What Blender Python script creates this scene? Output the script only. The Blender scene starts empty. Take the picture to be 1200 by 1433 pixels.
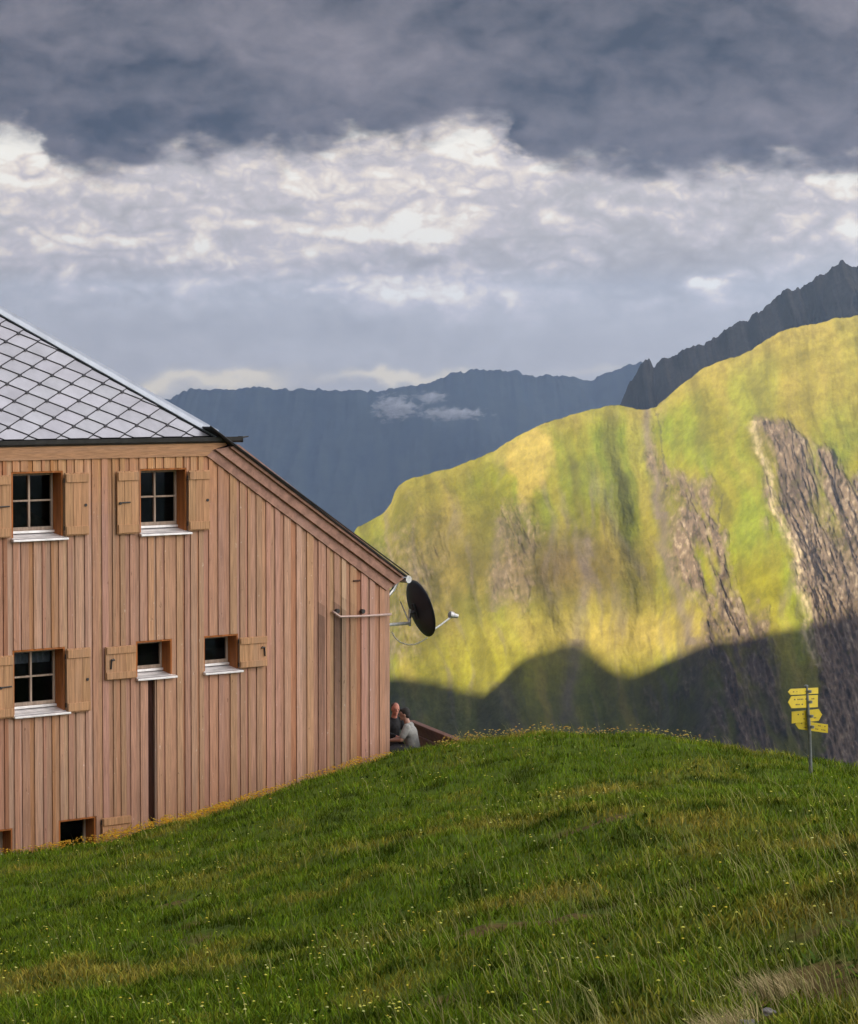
import bpy, bmesh, math, random
import numpy as np
from mathutils import Vector, Matrix
random.seed(7)
RNG = np.random.default_rng(11)
S = bpy.context.scene
COL = S.collection

# ------------------------------------------------------------------ camera
PITCH = math.atan(196.5 / 4000.0)
cam_d = bpy.data.cameras.new('camera'); cam = bpy.data.objects.new('camera', cam_d); COL.objects.link(cam)
cam_d.sensor_fit = 'HORIZONTAL'; cam_d.sensor_width = 36.0; cam_d.lens = 120.0
cam_d.clip_start = 0.5; cam_d.clip_end = 60000
cam.rotation_euler = (math.pi / 2 - PITCH, 0, 0)
S.camera = cam

# ------------------------------------------------------------------ light
SUN_EL = math.radians(18.0)
SUN_H = Vector((-0.75, -0.6614, 0)).normalized()                 # horizontal direction towards the sun
SUN_V = (SUN_H * math.cos(SUN_EL) + Vector((0, 0, math.sin(SUN_EL)))).normalized()
sd = bpy.data.lights.new('sun', 'SUN'); sd.energy = 5.0; sd.angle = math.radians(0.55); sd.color = (1.0, 0.87, 0.62)
sun = bpy.data.objects.new('sun', sd); COL.objects.link(sun)
sun.rotation_euler = SUN_V.to_track_quat('Z', 'Y').to_euler()

S.view_settings.view_transform = 'Standard'; S.view_settings.look = 'None'
S.view_settings.gamma = 1.0; S.view_settings.exposure = 2.0
EXPO = 2 ** 2.0
S.cycles.max_bounces = 6; S.cycles.diffuse_bounces = 3; S.cycles.glossy_bounces = 3
S.cycles.transparent_max_bounces = 12; S.cycles.volume_bounces = 0
S.cycles.use_denoising = True
S.cycles.volume_step_rate = 1.0; S.cycles.volume_max_steps = 128

# ------------------------------------------------------------------ node helper
class NT:
    def __init__(s, tree): s.t = tree; s.n = tree.nodes; s.l = tree.links
    def new(s, typ, **kw):
        nd = s.n.new(typ)
        for k, v in kw.items(): setattr(nd, k, v)
        return nd
    def put(s, sock, v):
        if hasattr(v, 'is_output') or isinstance(v, bpy.types.NodeSocket): s.l.new(v, sock)
        elif v is not None:
            if hasattr(sock.default_value, '__len__') and not hasattr(v, '__len__'): v = (v,) * len(sock.default_value)
            if hasattr(sock.default_value, '__len__') and len(sock.default_value) == 4 and len(v) == 3: v = (*v, 1)
            sock.default_value = v
    def m(s, op, a, b=None, c=None, clamp=False):
        nd = s.new('ShaderNodeMath', operation=op, use_clamp=clamp)
        s.put(nd.inputs[0], a); s.put(nd.inputs[1], b)
        if c is not None: s.put(nd.inputs[2], c)
        return nd.outputs[0]
    def mix(s, f, a, b, blend='MIX'):
        nd = s.new('ShaderNodeMix', data_type='RGBA', blend_type=blend)
        s.put(nd.inputs[0], f); s.put(nd.inputs[6], a); s.put(nd.inputs[7], b)
        return nd.outputs[2]
    def ramp(s, f, lo, hi, a=0.0, b=1.0, smooth=True):
        nd = s.new('ShaderNodeMapRange', interpolation_type='SMOOTHSTEP' if smooth else 'LINEAR')
        s.put(nd.inputs[0], f); s.put(nd.inputs[1], lo); s.put(nd.inputs[2], hi); s.put(nd.inputs[3], a); s.put(nd.inputs[4], b)
        return nd.outputs[0]
    def noise(s, vec, scale, detail=4, rough=0.55, dist=0.0, out=0):
        nd = s.new('ShaderNodeTexNoise'); s.put(nd.inputs['Vector'], vec)
        s.put(nd.inputs['Scale'], scale); s.put(nd.inputs['Detail'], detail); s.put(nd.inputs['Roughness'], rough); s.put(nd.inputs['Distortion'], dist)
        return nd.outputs[out]
    def xyz(s, x, y, z):
        nd = s.new('ShaderNodeCombineXYZ'); s.put(nd.inputs[0], x); s.put(nd.inputs[1], y); s.put(nd.inputs[2], z); return nd.outputs[0]
    def scale(s, v, sc):
        nd = s.new('ShaderNodeVectorMath', operation='MULTIPLY'); s.put(nd.inputs[0], v); s.put(nd.inputs[1], sc); return nd.outputs[0]

# ------------------------------------------------------------------ sky: Nishita behind a storm deck and a bright cloud band
def srgb(r, g, b):
    f = lambda c: (c / 255 / 12.92) if c <= 10 else ((c / 255 + 0.055) / 1.055) ** 2.4
    return (f(r) / EXPO, f(g) / EXPO, f(b) / EXPO)
world = bpy.data.worlds.new('World'); S.world = world; world.use_nodes = True
w = NT(world.node_tree); w.n.clear()
geo = w.new('ShaderNodeTexCoord').outputs['Generated']
sep = w.new('ShaderNodeSeparateXYZ'); w.put(sep.inputs[0], geo)
az = w.m('ARCTAN2', sep.outputs[0], sep.outputs[1]); el = w.m('ARCSINE', sep.outputs[2])
def AZ(px): return (px - 600) / 4000.0
def EL(py): return (520 - py) / 4000.0
base = w.xyz(w.m('MULTIPLY', az, 26.0), w.m('MULTIPLY', el, 36.0), 3.7)
n1 = w.new('ShaderNodeTexNoise'); w.put(n1.inputs['Vector'], base); n1.inputs['Scale'].default_value = 1.6; n1.inputs['Detail'].default_value = 6; n1.inputs['Roughness'].default_value = .58
s1 = w.new('ShaderNodeSeparateColor'); w.put(s1.inputs[0], n1.outputs['Color'])
waz = w.m('ADD', az, w.m('MULTIPLY', w.m('SUBTRACT', s1.outputs[0], .5), .050))
wel = w.m('ADD', el, w.m('MULTIPLY', w.m('SUBTRACT', s1.outputs[1], .5), .022))
def blob(px, py, sx, sy, amp):
    a = w.m('MULTIPLY', w.m('SUBTRACT', waz, AZ(px)), 4000.0 / sx); b = w.m('MULTIPLY', w.m('SUBTRACT', wel, EL(py)), 4000.0 / sy)
    r2 = w.m('MULTIPLY_ADD', a, a, w.m('MULTIPLY', b, b))
    return w.m('MULTIPLY', w.m('EXPONENT', w.m('MULTIPLY', r2, -1.0)), amp)
def total(lst, start):
    acc = start
    for b in lst: acc = w.m('ADD', acc, blob(*b))
    return acc
# lower edge of the storm deck as elevation over azimuth
cv = w.new('ShaderNodeFloatCurve')
w.put(cv.inputs['Value'], w.ramp(waz, AZ(-200), AZ(1400), 0, 1, smooth=False))
edge = [(-200, 170), (0, 182), (60, 194), (130, 246), (200, 234), (300, 218), (400, 216), (480, 200), (560, 198), (620, 180), (670, 172), (715, 188), (760, 232), (850, 238), (950, 250), (1050, 238), (1120, 230), (1200, 250), (1400, 240)]
c0 = cv.mapping.curves[0]
for i, (x, y) in enumerate(edge):
    p = ((x + 200) / 1600.0, 1 - y / 400.0)
    if i == 0: c0.points[0].location = p
    elif i == len(edge) - 1: c0.points[len(c0.points) - 1].location = p
    else: c0.points.new(*p)
cv.mapping.update()
edge_el = w.m('MULTIPLY', w.m('SUBTRACT', w.m('MULTIPLY', cv.outputs[0], 400.0), 400.0 - 520.0), 1 / 4000.0)
fine = w.noise(base, 5.0, 7, .62)
fine2 = w.noise(w.scale(base, (1.0, 1.15, 1)), 1.9, 8, .6, .3)
fineE = w.noise(w.scale(base, (.9, 1.2, 1)), 2.8, 7, .55, .15)
dd = w.m('ADD', w.m('SUBTRACT', el, edge_el), w.m('MULTIPLY', w.m('SUBTRACT', fineE, .5), .024))
deck = w.ramp(dd, -.0070, .0070)
# deck brightness
k = total([(480, 95, 150, 40, .55), (60, 20, 170, 30, .12), (260, 110, 170, 28, -.34), (200, 178, 150, 28, -.42), (520, 182, 70, 10, -.3), (920, 60, 240, 60, -.30), (1190, 20, 60, 40, .40),
           (1060, 165, 200, 28, .22), (760, 120, 110, 18, -.12), (730, 180, 30, 12, -.4), (340, 45, 70, 30, .32)], .42)
k = w.m('ADD', k, w.m('MULTIPLY', w.m('SUBTRACT', fine2, .5), 1.45)); k = w.m('ADD', k, w.m('MULTIPLY', w.m('SUBTRACT', fine, .5), .55), clamp=True)
deck_col = w.mix(k, srgb(44, 51, 66), srgb(134, 127, 134))
# the bright band below it
g = w.ramp(el, EL(540), EL(250), .30, .74)
b_ = total([(70, 345, 110, 28, .30), (30, 205, 60, 22, .5), (60, 235, 120, 30, .25), (310, 362, 50, 16, .45), (590, 405, 125, 26, .62), (600, 322, 80, 22, .50), (430, 330, 90, 34, .22), (640, 205, 120, 18, .35), (830, 212, 45, 8, .5), (560, 255, 280, 22, .18),
            (1165, 255, 50, 8, .6), (1190, 318, 24, 16, .45), (995, 405, 32, 10, .55), (600, 356, 48, 13, -.45), (920, 385, 90, 34, -.25), (180, 300, 60, 24, -.18),
            (250, 250, 50, 12, -.1), (840, 285, 130, 34, -.16), (1100, 300, 90, 30, -.05), (400, 465, 400, 22, -.18), (370, 290, 30, 14, -.18)], g)
b_ = w.m('ADD', b_, w.m('MULTIPLY', w.m('SUBTRACT', fine, .5), .40))
bil = w.m('ABSOLUTE', w.m('SUBTRACT', w.noise(w.scale(base, (.8, 1.2, 1)), 2.6, 1, .5, .4), .5)); bil2 = w.m('ABSOLUTE', w.m('SUBTRACT', w.noise(base, 6.5, 2, .5, .5), .5))
puff = w.m('ADD', w.m('MULTIPLY', w.m('SUBTRACT', bil, .11), 1.7), w.m('MULTIPLY', w.m('SUBTRACT', bil2, .11), .9))
b_ = w.m('ADD', b_, w.m('MULTIPLY', puff, w.ramp(el, EL(470), EL(400), .1, 1)))
b_ = w.m('ADD', b_, w.m('MULTIPLY', w.m('SUBTRACT', fine2, .5), .65), clamp=True)
cr = w.new('ShaderNodeValToRGB'); w.put(cr.inputs[0], b_)
e = cr.color_ramp.elements
e[0].position = 0.0; e[0].color = (*srgb(168, 163, 160), 1)
e[1].position = 1.0; e[1].color = (*srgb(255, 250, 238), 1)
for p, c in ((.25, (181, 176, 173)), (.45, (192, 187, 185)), (.65, (209, 201, 201)), (.86, (242, 229, 214))):
    q = e.new(p); q.color = (*srgb(*c), 1)
horizon = total([(215, 545, 70, 14, 1.1), (320, 535, 60, 9, 1.0), (560, 531, 80, 9, 1.1), (840, 520, 60, 8, .3)], .0)
low = w.mix(w.m('MINIMUM', horizon, .9), cr.outputs[0], srgb(244, 228, 196))
sky = w.new('ShaderNodeTexSky', sky_type='NISHITA'); sky.sun_disc = False; sky.sun_elevation = SUN_EL
sky.sun_rotation = math.atan2(SUN_H.x, SUN_H.y); sky.altitude = 2000
nish = w.scale(sky.outputs[0], (.05, .05, .05))
cloud = w.mix(deck, low, deck_col)
# high overhead the overcast thins: a paler grey veil over the blue
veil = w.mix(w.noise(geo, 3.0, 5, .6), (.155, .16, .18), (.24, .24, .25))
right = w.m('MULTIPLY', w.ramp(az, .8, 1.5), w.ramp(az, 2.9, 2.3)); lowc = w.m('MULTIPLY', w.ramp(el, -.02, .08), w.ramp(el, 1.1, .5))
veil = w.mix(w.m('MULTIPLY', w.m('MULTIPLY', right, lowc), w.ramp(w.noise(geo, 4.0, 5, .6), .2, .6, .6, 1.0)), veil, (1.15, 1.08, 1.0))  # bright patch added to the unseen sky at right to light the facade
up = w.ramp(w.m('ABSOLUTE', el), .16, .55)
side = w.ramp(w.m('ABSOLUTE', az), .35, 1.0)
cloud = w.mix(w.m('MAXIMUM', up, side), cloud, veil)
gap = w.mix(.14, cloud, nish)
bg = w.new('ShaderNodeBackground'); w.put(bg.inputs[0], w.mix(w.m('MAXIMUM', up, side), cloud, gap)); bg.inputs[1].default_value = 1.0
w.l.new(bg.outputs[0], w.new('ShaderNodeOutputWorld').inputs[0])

# ------------------------------------------------------------------ geometry helpers
CP, SP = math.cos(PITCH), math.sin(PITCH)
def ray(px, py):
    x = (px - 600) / 4000.0; y = -(py - 716.5) / 4000.0
    return np.array((x, CP + y * SP, y * CP - SP))
def at(px, py, Y):
    r = ray(px, py); return r * (Y / r[1])
def tag(o, label=None, cat=None, group=None, kind=None):
    if label: o['label'] = label
    if cat: o['category'] = cat
    if group: o['group'] = group
    if kind: o['kind'] = kind
    return o
def empty(name, loc=(0, 0, 0), rz=0):
    o = bpy.data.objects.new(name, None); COL.objects.link(o); o.location = loc; o.rotation_euler = (0, 0, rz); o.empty_display_size = .2; return o
class MB:
    def __init__(s): s.v = []; s.f = []; s.c = []
    def face(s, idx, col=(1, 1, 1)): s.f.append(tuple(idx)); s.c.append(col)
    def add(s, vs, fs, col=(1, 1, 1)):
        b = len(s.v); s.v += [tuple(map(float, p)) for p in vs]
        for q in fs: s.face([b + i for i in q], col)
    def box(s, x0, x1, y0, y1, z0, z1, col=(1, 1, 1)):
        s.hexa([(x0, y0, z0), (x1, y0, z0), (x1, y1, z0), (x0, y1, z0)], [(x0, y0, z1), (x1, y0, z1), (x1, y1, z1), (x0, y1, z1)], col)
    def hexa(s, bot, top, col=(1, 1, 1)):
        s.add(list(bot) + list(top), [(3, 2, 1, 0), (4, 5, 6, 7), (0, 1, 5, 4), (1, 2, 6, 5), (2, 3, 7, 6), (3, 0, 4, 7)], col)
    def prism(s, poly, off, col=(1, 1, 1)):
        n = len(poly); off = np.array(off); P = [np.array(p, float) for p in poly]
        s.add(P + [p + off for p in P], [tuple(range(n))[::-1], tuple(range(n, 2 * n))] + [(i, (i + 1) % n, n + (i + 1) % n, n + i) for i in range(n)], col)
    def tube(s, pts, r, seg=8, col=(1, 1, 1)):
        pts = [Vector(p) for p in pts]; rs = r if hasattr(r, '__len__') else [r] * len(pts); b = len(s.v); ref = None
        for i, p in enumerate(pts):
            t = (pts[min(i + 1, len(pts) - 1)] - pts[max(i - 1, 0)]).normalized()
            if ref is None: ref = t.orthogonal().normalized()
            ref = (ref - t * ref.dot(t)).normalized(); bi = t.cross(ref)
            for k2 in range(seg):
                a = 2 * math.pi * k2 / seg; s.v.append(tuple(p + (ref * math.cos(a) + bi * math.sin(a)) * rs[i]))
        for i in range(len(pts) - 1):
            for k2 in range(seg):
                s.face((b + i * seg + k2, b + i * seg + (k2 + 1) % seg, b + (i + 1) * seg + (k2 + 1) % seg, b + (i + 1) * seg + k2), col)
        s.face([b + k2 for k2 in range(seg)][::-1], col); s.face([b + (len(pts) - 1) * seg + k2 for k2 in range(seg)], col)
    def build(s, name, mat, parent=None, smooth=False, bevel=0):
        me = bpy.data.meshes.new(name); me.from_pydata(s.v, [], s.f)
        bm = bmesh.new(); bm.from_mesh(me); bm.faces.ensure_lookup_table()
        lay = bm.loops.layers.float_color.new('tint')
        for f, c in zip(bm.faces, s.c):
            for lp in f.loops: lp[lay] = (*c, 1)
        bmesh.ops.recalc_face_normals(bm, faces=bm.faces)
        bm.to_mesh(me); bm.free()
        if smooth:
            for p in me.polygons: p.use_smooth = True
        me.materials.append(mat)
        o = bpy.data.objects.new(name, me); COL.objects.link(o)
        if parent is not None: o.parent = parent
        if bevel:
            m = o.modifiers.new('bevel', 'BEVEL'); m.width = bevel; m.segments = 2; m.limit_method = 'ANGLE'
        return o
def fast_mesh(name, V, faces4, mat, colors=None, smooth=True, faces3=None, parent=None):
    """V (n,3), faces4 (m,4), faces3 (k,3); colours per vertex"""
    me = bpy.data.meshes.new(name); n = len(V); me.vertices.add(n); me.vertices.foreach_set('co', np.asarray(V, np.float32).ravel())
    m4 = 0 if faces4 is None else len(faces4); m3 = 0 if faces3 is None else len(faces3)
    loops = np.concatenate([a.ravel() for a in (faces4, faces3) if a is not None]).astype(np.int32)
    me.loops.add(len(loops)); me.loops.foreach_set('vertex_index', loops); me.polygons.add(m4 + m3)
    tot = np.concatenate([np.full(m4, 4), np.full(m3, 3)]); st = np.concatenate([[0], np.cumsum(tot)[:-1]])
    me.polygons.foreach_set('loop_start', st.astype(np.int32)); me.polygons.foreach_set('loop_total', tot.astype(np.int32))
    me.polygons.foreach_set('use_smooth', np.full(m4 + m3, smooth)); me.update(calc_edges=True)
    if colors is not None:
        a = me.attributes.new('tint', 'FLOAT_COLOR', 'POINT'); c = np.ones((n, 4), np.float32); c[:, :3] = colors; a.data.foreach_set('color', c.ravel())
    me.materials.append(mat)
    o = bpy.data.objects.new(name, me); COL.objects.link(o)
    if parent is not None: o.parent = parent
    return o
# numpy gradient noise
_perm = RNG.permutation(512); _perm = np.concatenate([_perm, _perm, _perm]); _g = RNG.normal(size=(512, 3)); _g /= np.linalg.norm(_g, axis=1)[:, None]
def perlin(x, y, z=0.0):
    x, y, z = np.broadcast_arrays(np.asarray(x, float), np.asarray(y, float), np.asarray(z, float))
    xi = np.floor(x).astype(int); yi = np.floor(y).astype(int); zi = np.floor(z).astype(int); xf = x - xi; yf = y - yi; zf = z - zi
    f = lambda t: t * t * t * (t * (t * 6 - 15) + 10); u, v, w_ = f(xf), f(yf), f(zf); r = 0
    for dx in (0, 1):
        for dy in (0, 1):
            for dz in (0, 1):
                h = _perm[_perm[_perm[(xi + dx) % 512] + (yi + dy) % 512] + (zi + dz) % 512] % 512; gg = _g[h]
                d = gg[..., 0] * (xf - dx) + gg[..., 1] * (yf - dy) + gg[..., 2] * (zf - dz)
                r = r + d * (u if dx else 1 - u) * (v if dy else 1 - v) * (w_ if dz else 1 - w_)
    return r * 1.5
def fbm(x, y, z=0.0, oct=5, gain=.5, lac=2.03):
    r = 0; a = 1
    for i in range(oct): r = r + a * perlin(x, y, z + i * 17.3); x = x * lac; y = y * lac; a *= gain
    return r
def ridged(x, y, z=0.0, oct=5, gain=.5, lac=2.03):
    r = 0; a = 1
    for i in range(oct): r = r + a * (1 - 2 * np.abs(perlin(x, y, z + i * 11.1))); x = x * lac; y = y * lac; a *= gain
    return r / 2
def sstep(a, b, x): t = np.clip((x - a) / (b - a), 0, 1); return t * t * (3 - 2 * t)

# ------------------------------------------------------------------ materials
def principled(name, col, rough=.7, metal=0.0, spec=.5):
    m = bpy.data.materials.new(name); m.use_nodes = True; t = NT(m.node_tree); p = t.n['Principled BSDF']
    p.inputs['Base Color'].default_value = (*col, 1); p.inputs['Roughness'].default_value = rough; p.inputs['Metallic'].default_value = metal
    p.inputs['Specular IOR Level'].default_value = spec
    return m, t, p
def noisy(name, col, var=.3, scale=8, rough=.7, metal=0.0, spec=.5, stretch=(1, 1, 1), bump=0.0, tint=False):
    m, t, p = principled(name, col, rough, metal, spec)
    v = t.scale(t.new('ShaderNodeTexCoord').outputs['Object'], stretch); n = t.noise(v, scale, 6, .6)
    a = t.mix(t.ramp(n, .25, .75), tuple(c * (1 - var) for c in col), tuple(min(1, c * (1 + var)) for c in col))
    if tint: a = t.mix(1.0, a, t.new('ShaderNodeAttribute', attribute_name='tint').outputs['Color'], 'MULTIPLY')
    t.put(p.inputs['Base Color'], a)
    if bump:
        b = t.new('ShaderNodeBump'); b.inputs['Strength'].default_value = bump; b.inputs['Distance'].default_value = .01; t.put(b.inputs['Height'], n); t.put(p.inputs['Normal'], b.outputs[0])
    return m
def wood(name, col, grain=(22, 22, .8), specks=0.0, tint=True, rough=.75):
    m, t, p = principled(name, col, rough, 0, .25)
    oc = t.new('ShaderNodeTexCoord').outputs['Object']
    n = t.noise(t.scale(oc, grain), 2.0, 6, .65, .4); n2 = t.noise(t.scale(oc, (grain[0] * .25, grain[1] * .25, grain[2] * .6)), 1.0, 3, .5)
    a = t.mix(t.ramp(n, .3, .72), tuple(c * .70 for c in col), tuple(min(1, c * 1.22) for c in col))
    a = t.mix(t.m('MULTIPLY', t.ramp(n2, .5, .75), .30), a, tuple(c * 0.5 + .12 for c in col))
    if specks:
        s = t.noise(t.scale(oc, (16, 16, 5)), 1.6, 3, .7); a = t.mix(t.m('MULTIPLY', t.ramp(s, .67, .76), specks), a, (.72, .60, .52))
        s2 = t.noise(t.scale(oc, (9, 9, 3)), 2.3, 2, .5); a = t.mix(t.m('MULTIPLY', t.ramp(s2, .70, .78), .6), a, (.10, .05, .03))
    if tint: a = t.mix(1.0, a, t.new('ShaderNodeAttribute', attribute_name='tint').outputs['Color'], 'MULTIPLY')
    t.put(p.inputs['Base Color'], a)
    b = t.new('ShaderNodeBump'); b.inputs['Strength'].default_value = .35; b.inputs['Distance'].default_value = .006; t.put(b.inputs['Height'], n); t.put(p.inputs['Normal'], b.outputs[0])
    return m
M = {}
M['larch'] = wood('weathered_larch', (.465, .272, .180), specks=.95)
M['trim'] = wood('trim_larch', (.37, .205, .155), grain=(3, 3, 3))
M['beam'] = wood('beam_larch', (.42, .225, .12), grain=(1.5, 22, 22))
M['shutter'] = wood('shutter_pine', (.47, .26, .135), grain=(14, 14, .7))
M['reveal'] = wood('window_reveal', (.40, .135, .035), grain=(12, 12, .7))
M['frame'] = wood('window_frame', (.36, .27, .21), grain=(12, 12, 1))
M['dark_wood'] = wood('dark_wood', (.07, .032, .022))
M['sill'] = noisy('zinc_sill', (.80, .77, .77), .15, 6, .38, .55)
M['black_metal'] = noisy('black_metal', (.035, .032, .032), .3, 6, .45, .4)
M['galv'] = noisy('galvanised_steel', (.55, .55, .55), .2, 20, .42, .7)
M['post'] = noisy('dull_grey_post', (.15, .16, .16), .2, 20, .5, .4)
M['pink_pipe'] = noisy('painted_pipe', (.50, .36, .32), .15, 20, .5, .2)
M['tile'] = noisy('grey_metal_shingle', (.50, .495, .53), .10, 3.0, .36, .55, tint=True)
M['flash'] = noisy('hip_flashing', (.33, .36, .42), .10, 4.0, .40, .6)
M['under'] = noisy('roof_underlay', (.035, .034, .04), .2, 4.0, .8)
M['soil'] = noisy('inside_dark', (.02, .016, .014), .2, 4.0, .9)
M['dish'] = noisy('dark_dish', (.012, .014, .022), .3, 5, .45, .1)
M['cable'] = noisy('grey_cable', (.42, .43, .38), .2, 20, .6)
M['curtain'] = noisy('net_curtain', (.60, .60, .66), .2, 14, .9)
def glass():
    m = bpy.data.materials.new('window_glass'); m.use_nodes = True; t = NT(m.node_tree); t.n.clear()
    tr = t.new('ShaderNodeBsdfTransparent'); tr.inputs[0].default_value = (.55, .58, .6, 1)
    gl = t.new('ShaderNodeBsdfGlossy'); gl.inputs['Roughness'].default_value = .03; gl.inputs[0].default_value = (.9, .9, .9, 1)
    fr = t.new('ShaderNodeFresnel'); fr.inputs[0].default_value = 1.35
    mx = t.new('ShaderNodeMixShader'); t.put(mx.inputs[0], t.m('MULTIPLY', fr.outputs[0], .35)); t.l.new(tr.outputs[0], mx.inputs[1]); t.l.new(gl.outputs[0], mx.inputs[2])
    t.l.new(mx.outputs[0], t.new('ShaderNodeOutputMaterial').inputs[0]); return m
M['glass'] = glass()
def vcol(name, rough=.9, nscale=None, var=.25, spec=.15, bump=0.0, bdist=.02, coord='Object', trans=0.0):
    m, t, p = principled(name, (1, 1, 1), rough, 0, spec)
    a = t.new('ShaderNodeAttribute', attribute_name='tint').outputs['Color']
    if nscale:
        n = t.noise(t.new('ShaderNodeTexCoord').outputs[coord], nscale, 8, .68)
        a = t.mix(1.0, a, t.mix(t.ramp(n, .28, .72), (1 - var,) * 3, (1 + var,) * 3), 'MULTIPLY')
        if bump:
            b = t.new('ShaderNodeBump'); b.inputs['Strength'].default_value = bump; b.inputs['Distance'].default_value = bdist; t.put(b.inputs['Height'], n); t.put(p.inputs['Normal'], b.outputs[0])
    t.put(p.inputs['Base Color'], a)
    return m
M['dark_wood2'] = wood('terrace_plank', (.16, .07, .045), grain=(2, 2, 14))
M['stone'] = noisy('grey_stone', (.24, .215, .20), .35, 18, .9, bump=.5)
M['sign'] = noisy('yellow_sign_paint', (.62, .46, .012), .08, 10, .5)
M['ink'] = noisy('black_print', (.09, .06, .02), .2, 10, .6)
M['mountain'] = vcol('mountain_turf_rock', .95, .10, .22, .05, .6, 1.5)
def turf_detail():
    m = M['mountain']; t = NT(m.node_tree); p = t.n['Principled BSDF']; src = p.inputs['Base Color'].links[0].from_socket; oc = t.new('ShaderNodeTexCoord').outputs['Object']
    n1 = t.noise(t.scale(oc, (1.0, .5, .35)), .55, 6, .72); n2 = t.noise(oc, 1.6, 4, .7)
    a = t.mix(1.0, src, t.mix(t.ramp(n1, .33, .67), (.88, .87, .86), (1.10, 1.11, 1.08)), 'MULTIPLY'); a = t.mix(t.m('MULTIPLY', t.ramp(n2, .60, .72), .20), a, (.030, .034, .010))
    t.put(p.inputs['Base Color'], a)
turf_detail()
M['far'] = vcol('far_mountain', .95, .01, .25, .05)
M['meadow'] = vcol('meadow_soil', .95, 7.0, .35, .05, .6, .03)
M['grass'] = vcol('grass_blades', .85, None, 0, .06)
M['flower'] = vcol('petals', .6, None, 0, .2)

# ------------------------------------------------------------------ near ground (hut meadow)
ctrl = [(0, 1433, 27), (0, 1312, 37), (0, 1205, 50.1), (100, 1188, 51.2), (200, 1164, 52.2), (300, 1138, 53.2), (440, 1093, 54.8), (545, 1068, 56), (300, 1433, 24), (300, 1250, 36), (545, 1433, 22), (545, 1250, 32), (545, 1130, 43.5),
        (640, 1042, 52), (760, 1029, 50), (760, 1433, 20.5), (760, 1250, 29), (760, 1130, 38), (900, 1041, 47.5), (900, 1433, 19), (900, 1250, 27), (900, 1130, 35), (1040, 1080, 44), (1040, 1433, 17.5), (1040, 1250, 25), (1040, 1150, 32),
        (1120, 1104, 42), (1200, 1124, 40), (1200, 1433, 16), (1200, 1250, 22.5), (1200, 1175, 29)]
CT = [tuple(at(*c)) for c in ctrl]
CT += [(0, 0, -1.75), (8, 0, -1.2), (-8, 0, -2.8), (0, 8, -2.7), (-14, 30, -7.6), (-16, 52, -9.2), (14, 20, -3.3), (16, 34, -6.8), (1.0, 58.5, -8.1), (-2.0, 59, -8.1), (3, 60, -8.6), (6, 58, -8.4), (9, 54, -8.4), (12, 50, -8.2), (14, 46, -7.9),
       (0, 70, -12), (-12, 72, -13), (14, 68, -14), (22, 50, -10), (30, 30, -6), (-30, 40, -11), (0, -14, .5), (20, -10, 1), (-25, -10, -3), (0.2, 56.6, -7.85)]
CT = np.array(CT)
def _tps(r2): return np.where(r2 > 1e-9, .5 * r2 * np.log(np.maximum(r2, 1e-9)), 0)
def _fit(P, lam=.03):
    n = len(P); r2 = ((P[:, None, :2] - P[None, :, :2]) ** 2).sum(-1); K = _tps(r2) + lam * np.eye(n); A = np.zeros((n + 3, n + 3)); A[:n, :n] = K
    Q = np.c_[np.ones(n), P[:, :2]]; A[:n, n:] = Q; A[n:, :n] = Q.T; return np.linalg.solve(A, np.r_[P[:, 2], 0, 0, 0])
CW = _fit(CT)
def ground0(x, y):
    x = np.asarray(x, float); y = np.asarray(y, float); r = CW[-3] + CW[-2] * x + CW[-1] * y
    for i, (a, b, c) in enumerate(CT): r = r + CW[i] * _tps((x - a) ** 2 + (y - b) ** 2)
    return r
def ground(x, y):
    x = np.asarray(x, float); y = np.asarray(y, float); r = np.hypot(x, y - 30); k_ = np.where(r > 44, 44 / np.maximum(r, 1e-6), 1.0)
    z = ground0(x * k_, 30 + (y - 30) * k_) - .55 * np.maximum(r - 44, 0)
    b = .11 * fbm(x * .35, y * .35, 2.2, 4) + .085 * fbm(x * 1.2, y * .9, 5.0, 3)
    # a worn bank in the near right corner
    d = (x - 2.9) * .8 + (y - 18.2) * -.25 ; b = b + .16 * sstep(-.5, .8, d) * np.exp(-((y - 17.5) / 3.5) ** 2) * np.exp(-((x - 3.2) / 1.6) ** 2)
    return z + b * np.clip(1.4 - r / 60, .2, 1)
def ground_col(x, y):
    n = fbm(x * .25, y * .25, 1.0, 4); n2 = fbm(x * 1.1, y * 1.1, 4.0, 4)
    g = np.stack([np.full(x.shape, .085), np.full(x.shape, .120), np.full(x.shape, .014)], -1)
    dry = (sstep(.0, .7, n + .4 * n2) * .6)[..., None]; g = g * (1 - dry) + np.array((.13, .125, .03)) * dry
    dark = sstep(.25, .8, -n2)[..., None] * .5; g = g * (1 - dark) + np.array((.03, .045, .008)) * dark
    px = 600 + 4000 * x / np.maximum(y, 5)
    for (cx, cy, sx, sy, a) in BARE:
        e_ = np.exp(-((x - cx) / sx) ** 2 - ((y - cy) / sy) ** 2) * a; e_ = sstep(.35, .7, e_ + .25 * n2)[..., None]
        g = g * (1 - e_) + np.array((.12, .080, .028)) * e_
    return g
BARE = [(1.95, 17.2, .30, .55, 1.2), (2.4, 18.3, .4, .5, 1.1), (1.7, 16.6, .25, .4, 1.0), (-2.9, 33.0, .35, .5, .8), (2.55, 19.0, .5, 1.1, 1), (3.0, 21.5, .6, .5, .7), (0.95, 26.3, .9, .7, .95), (1.9, 33.5, .7, .8, .8), (0.0, 22.5, .4, .5, .6), (-2.5, 31.5, .5, .8, .6), (-3.2, 36, .5, .8, .6), (2.9, 17.2, .6, .8, 1.0)]
nr, na = 400, 900
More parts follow.
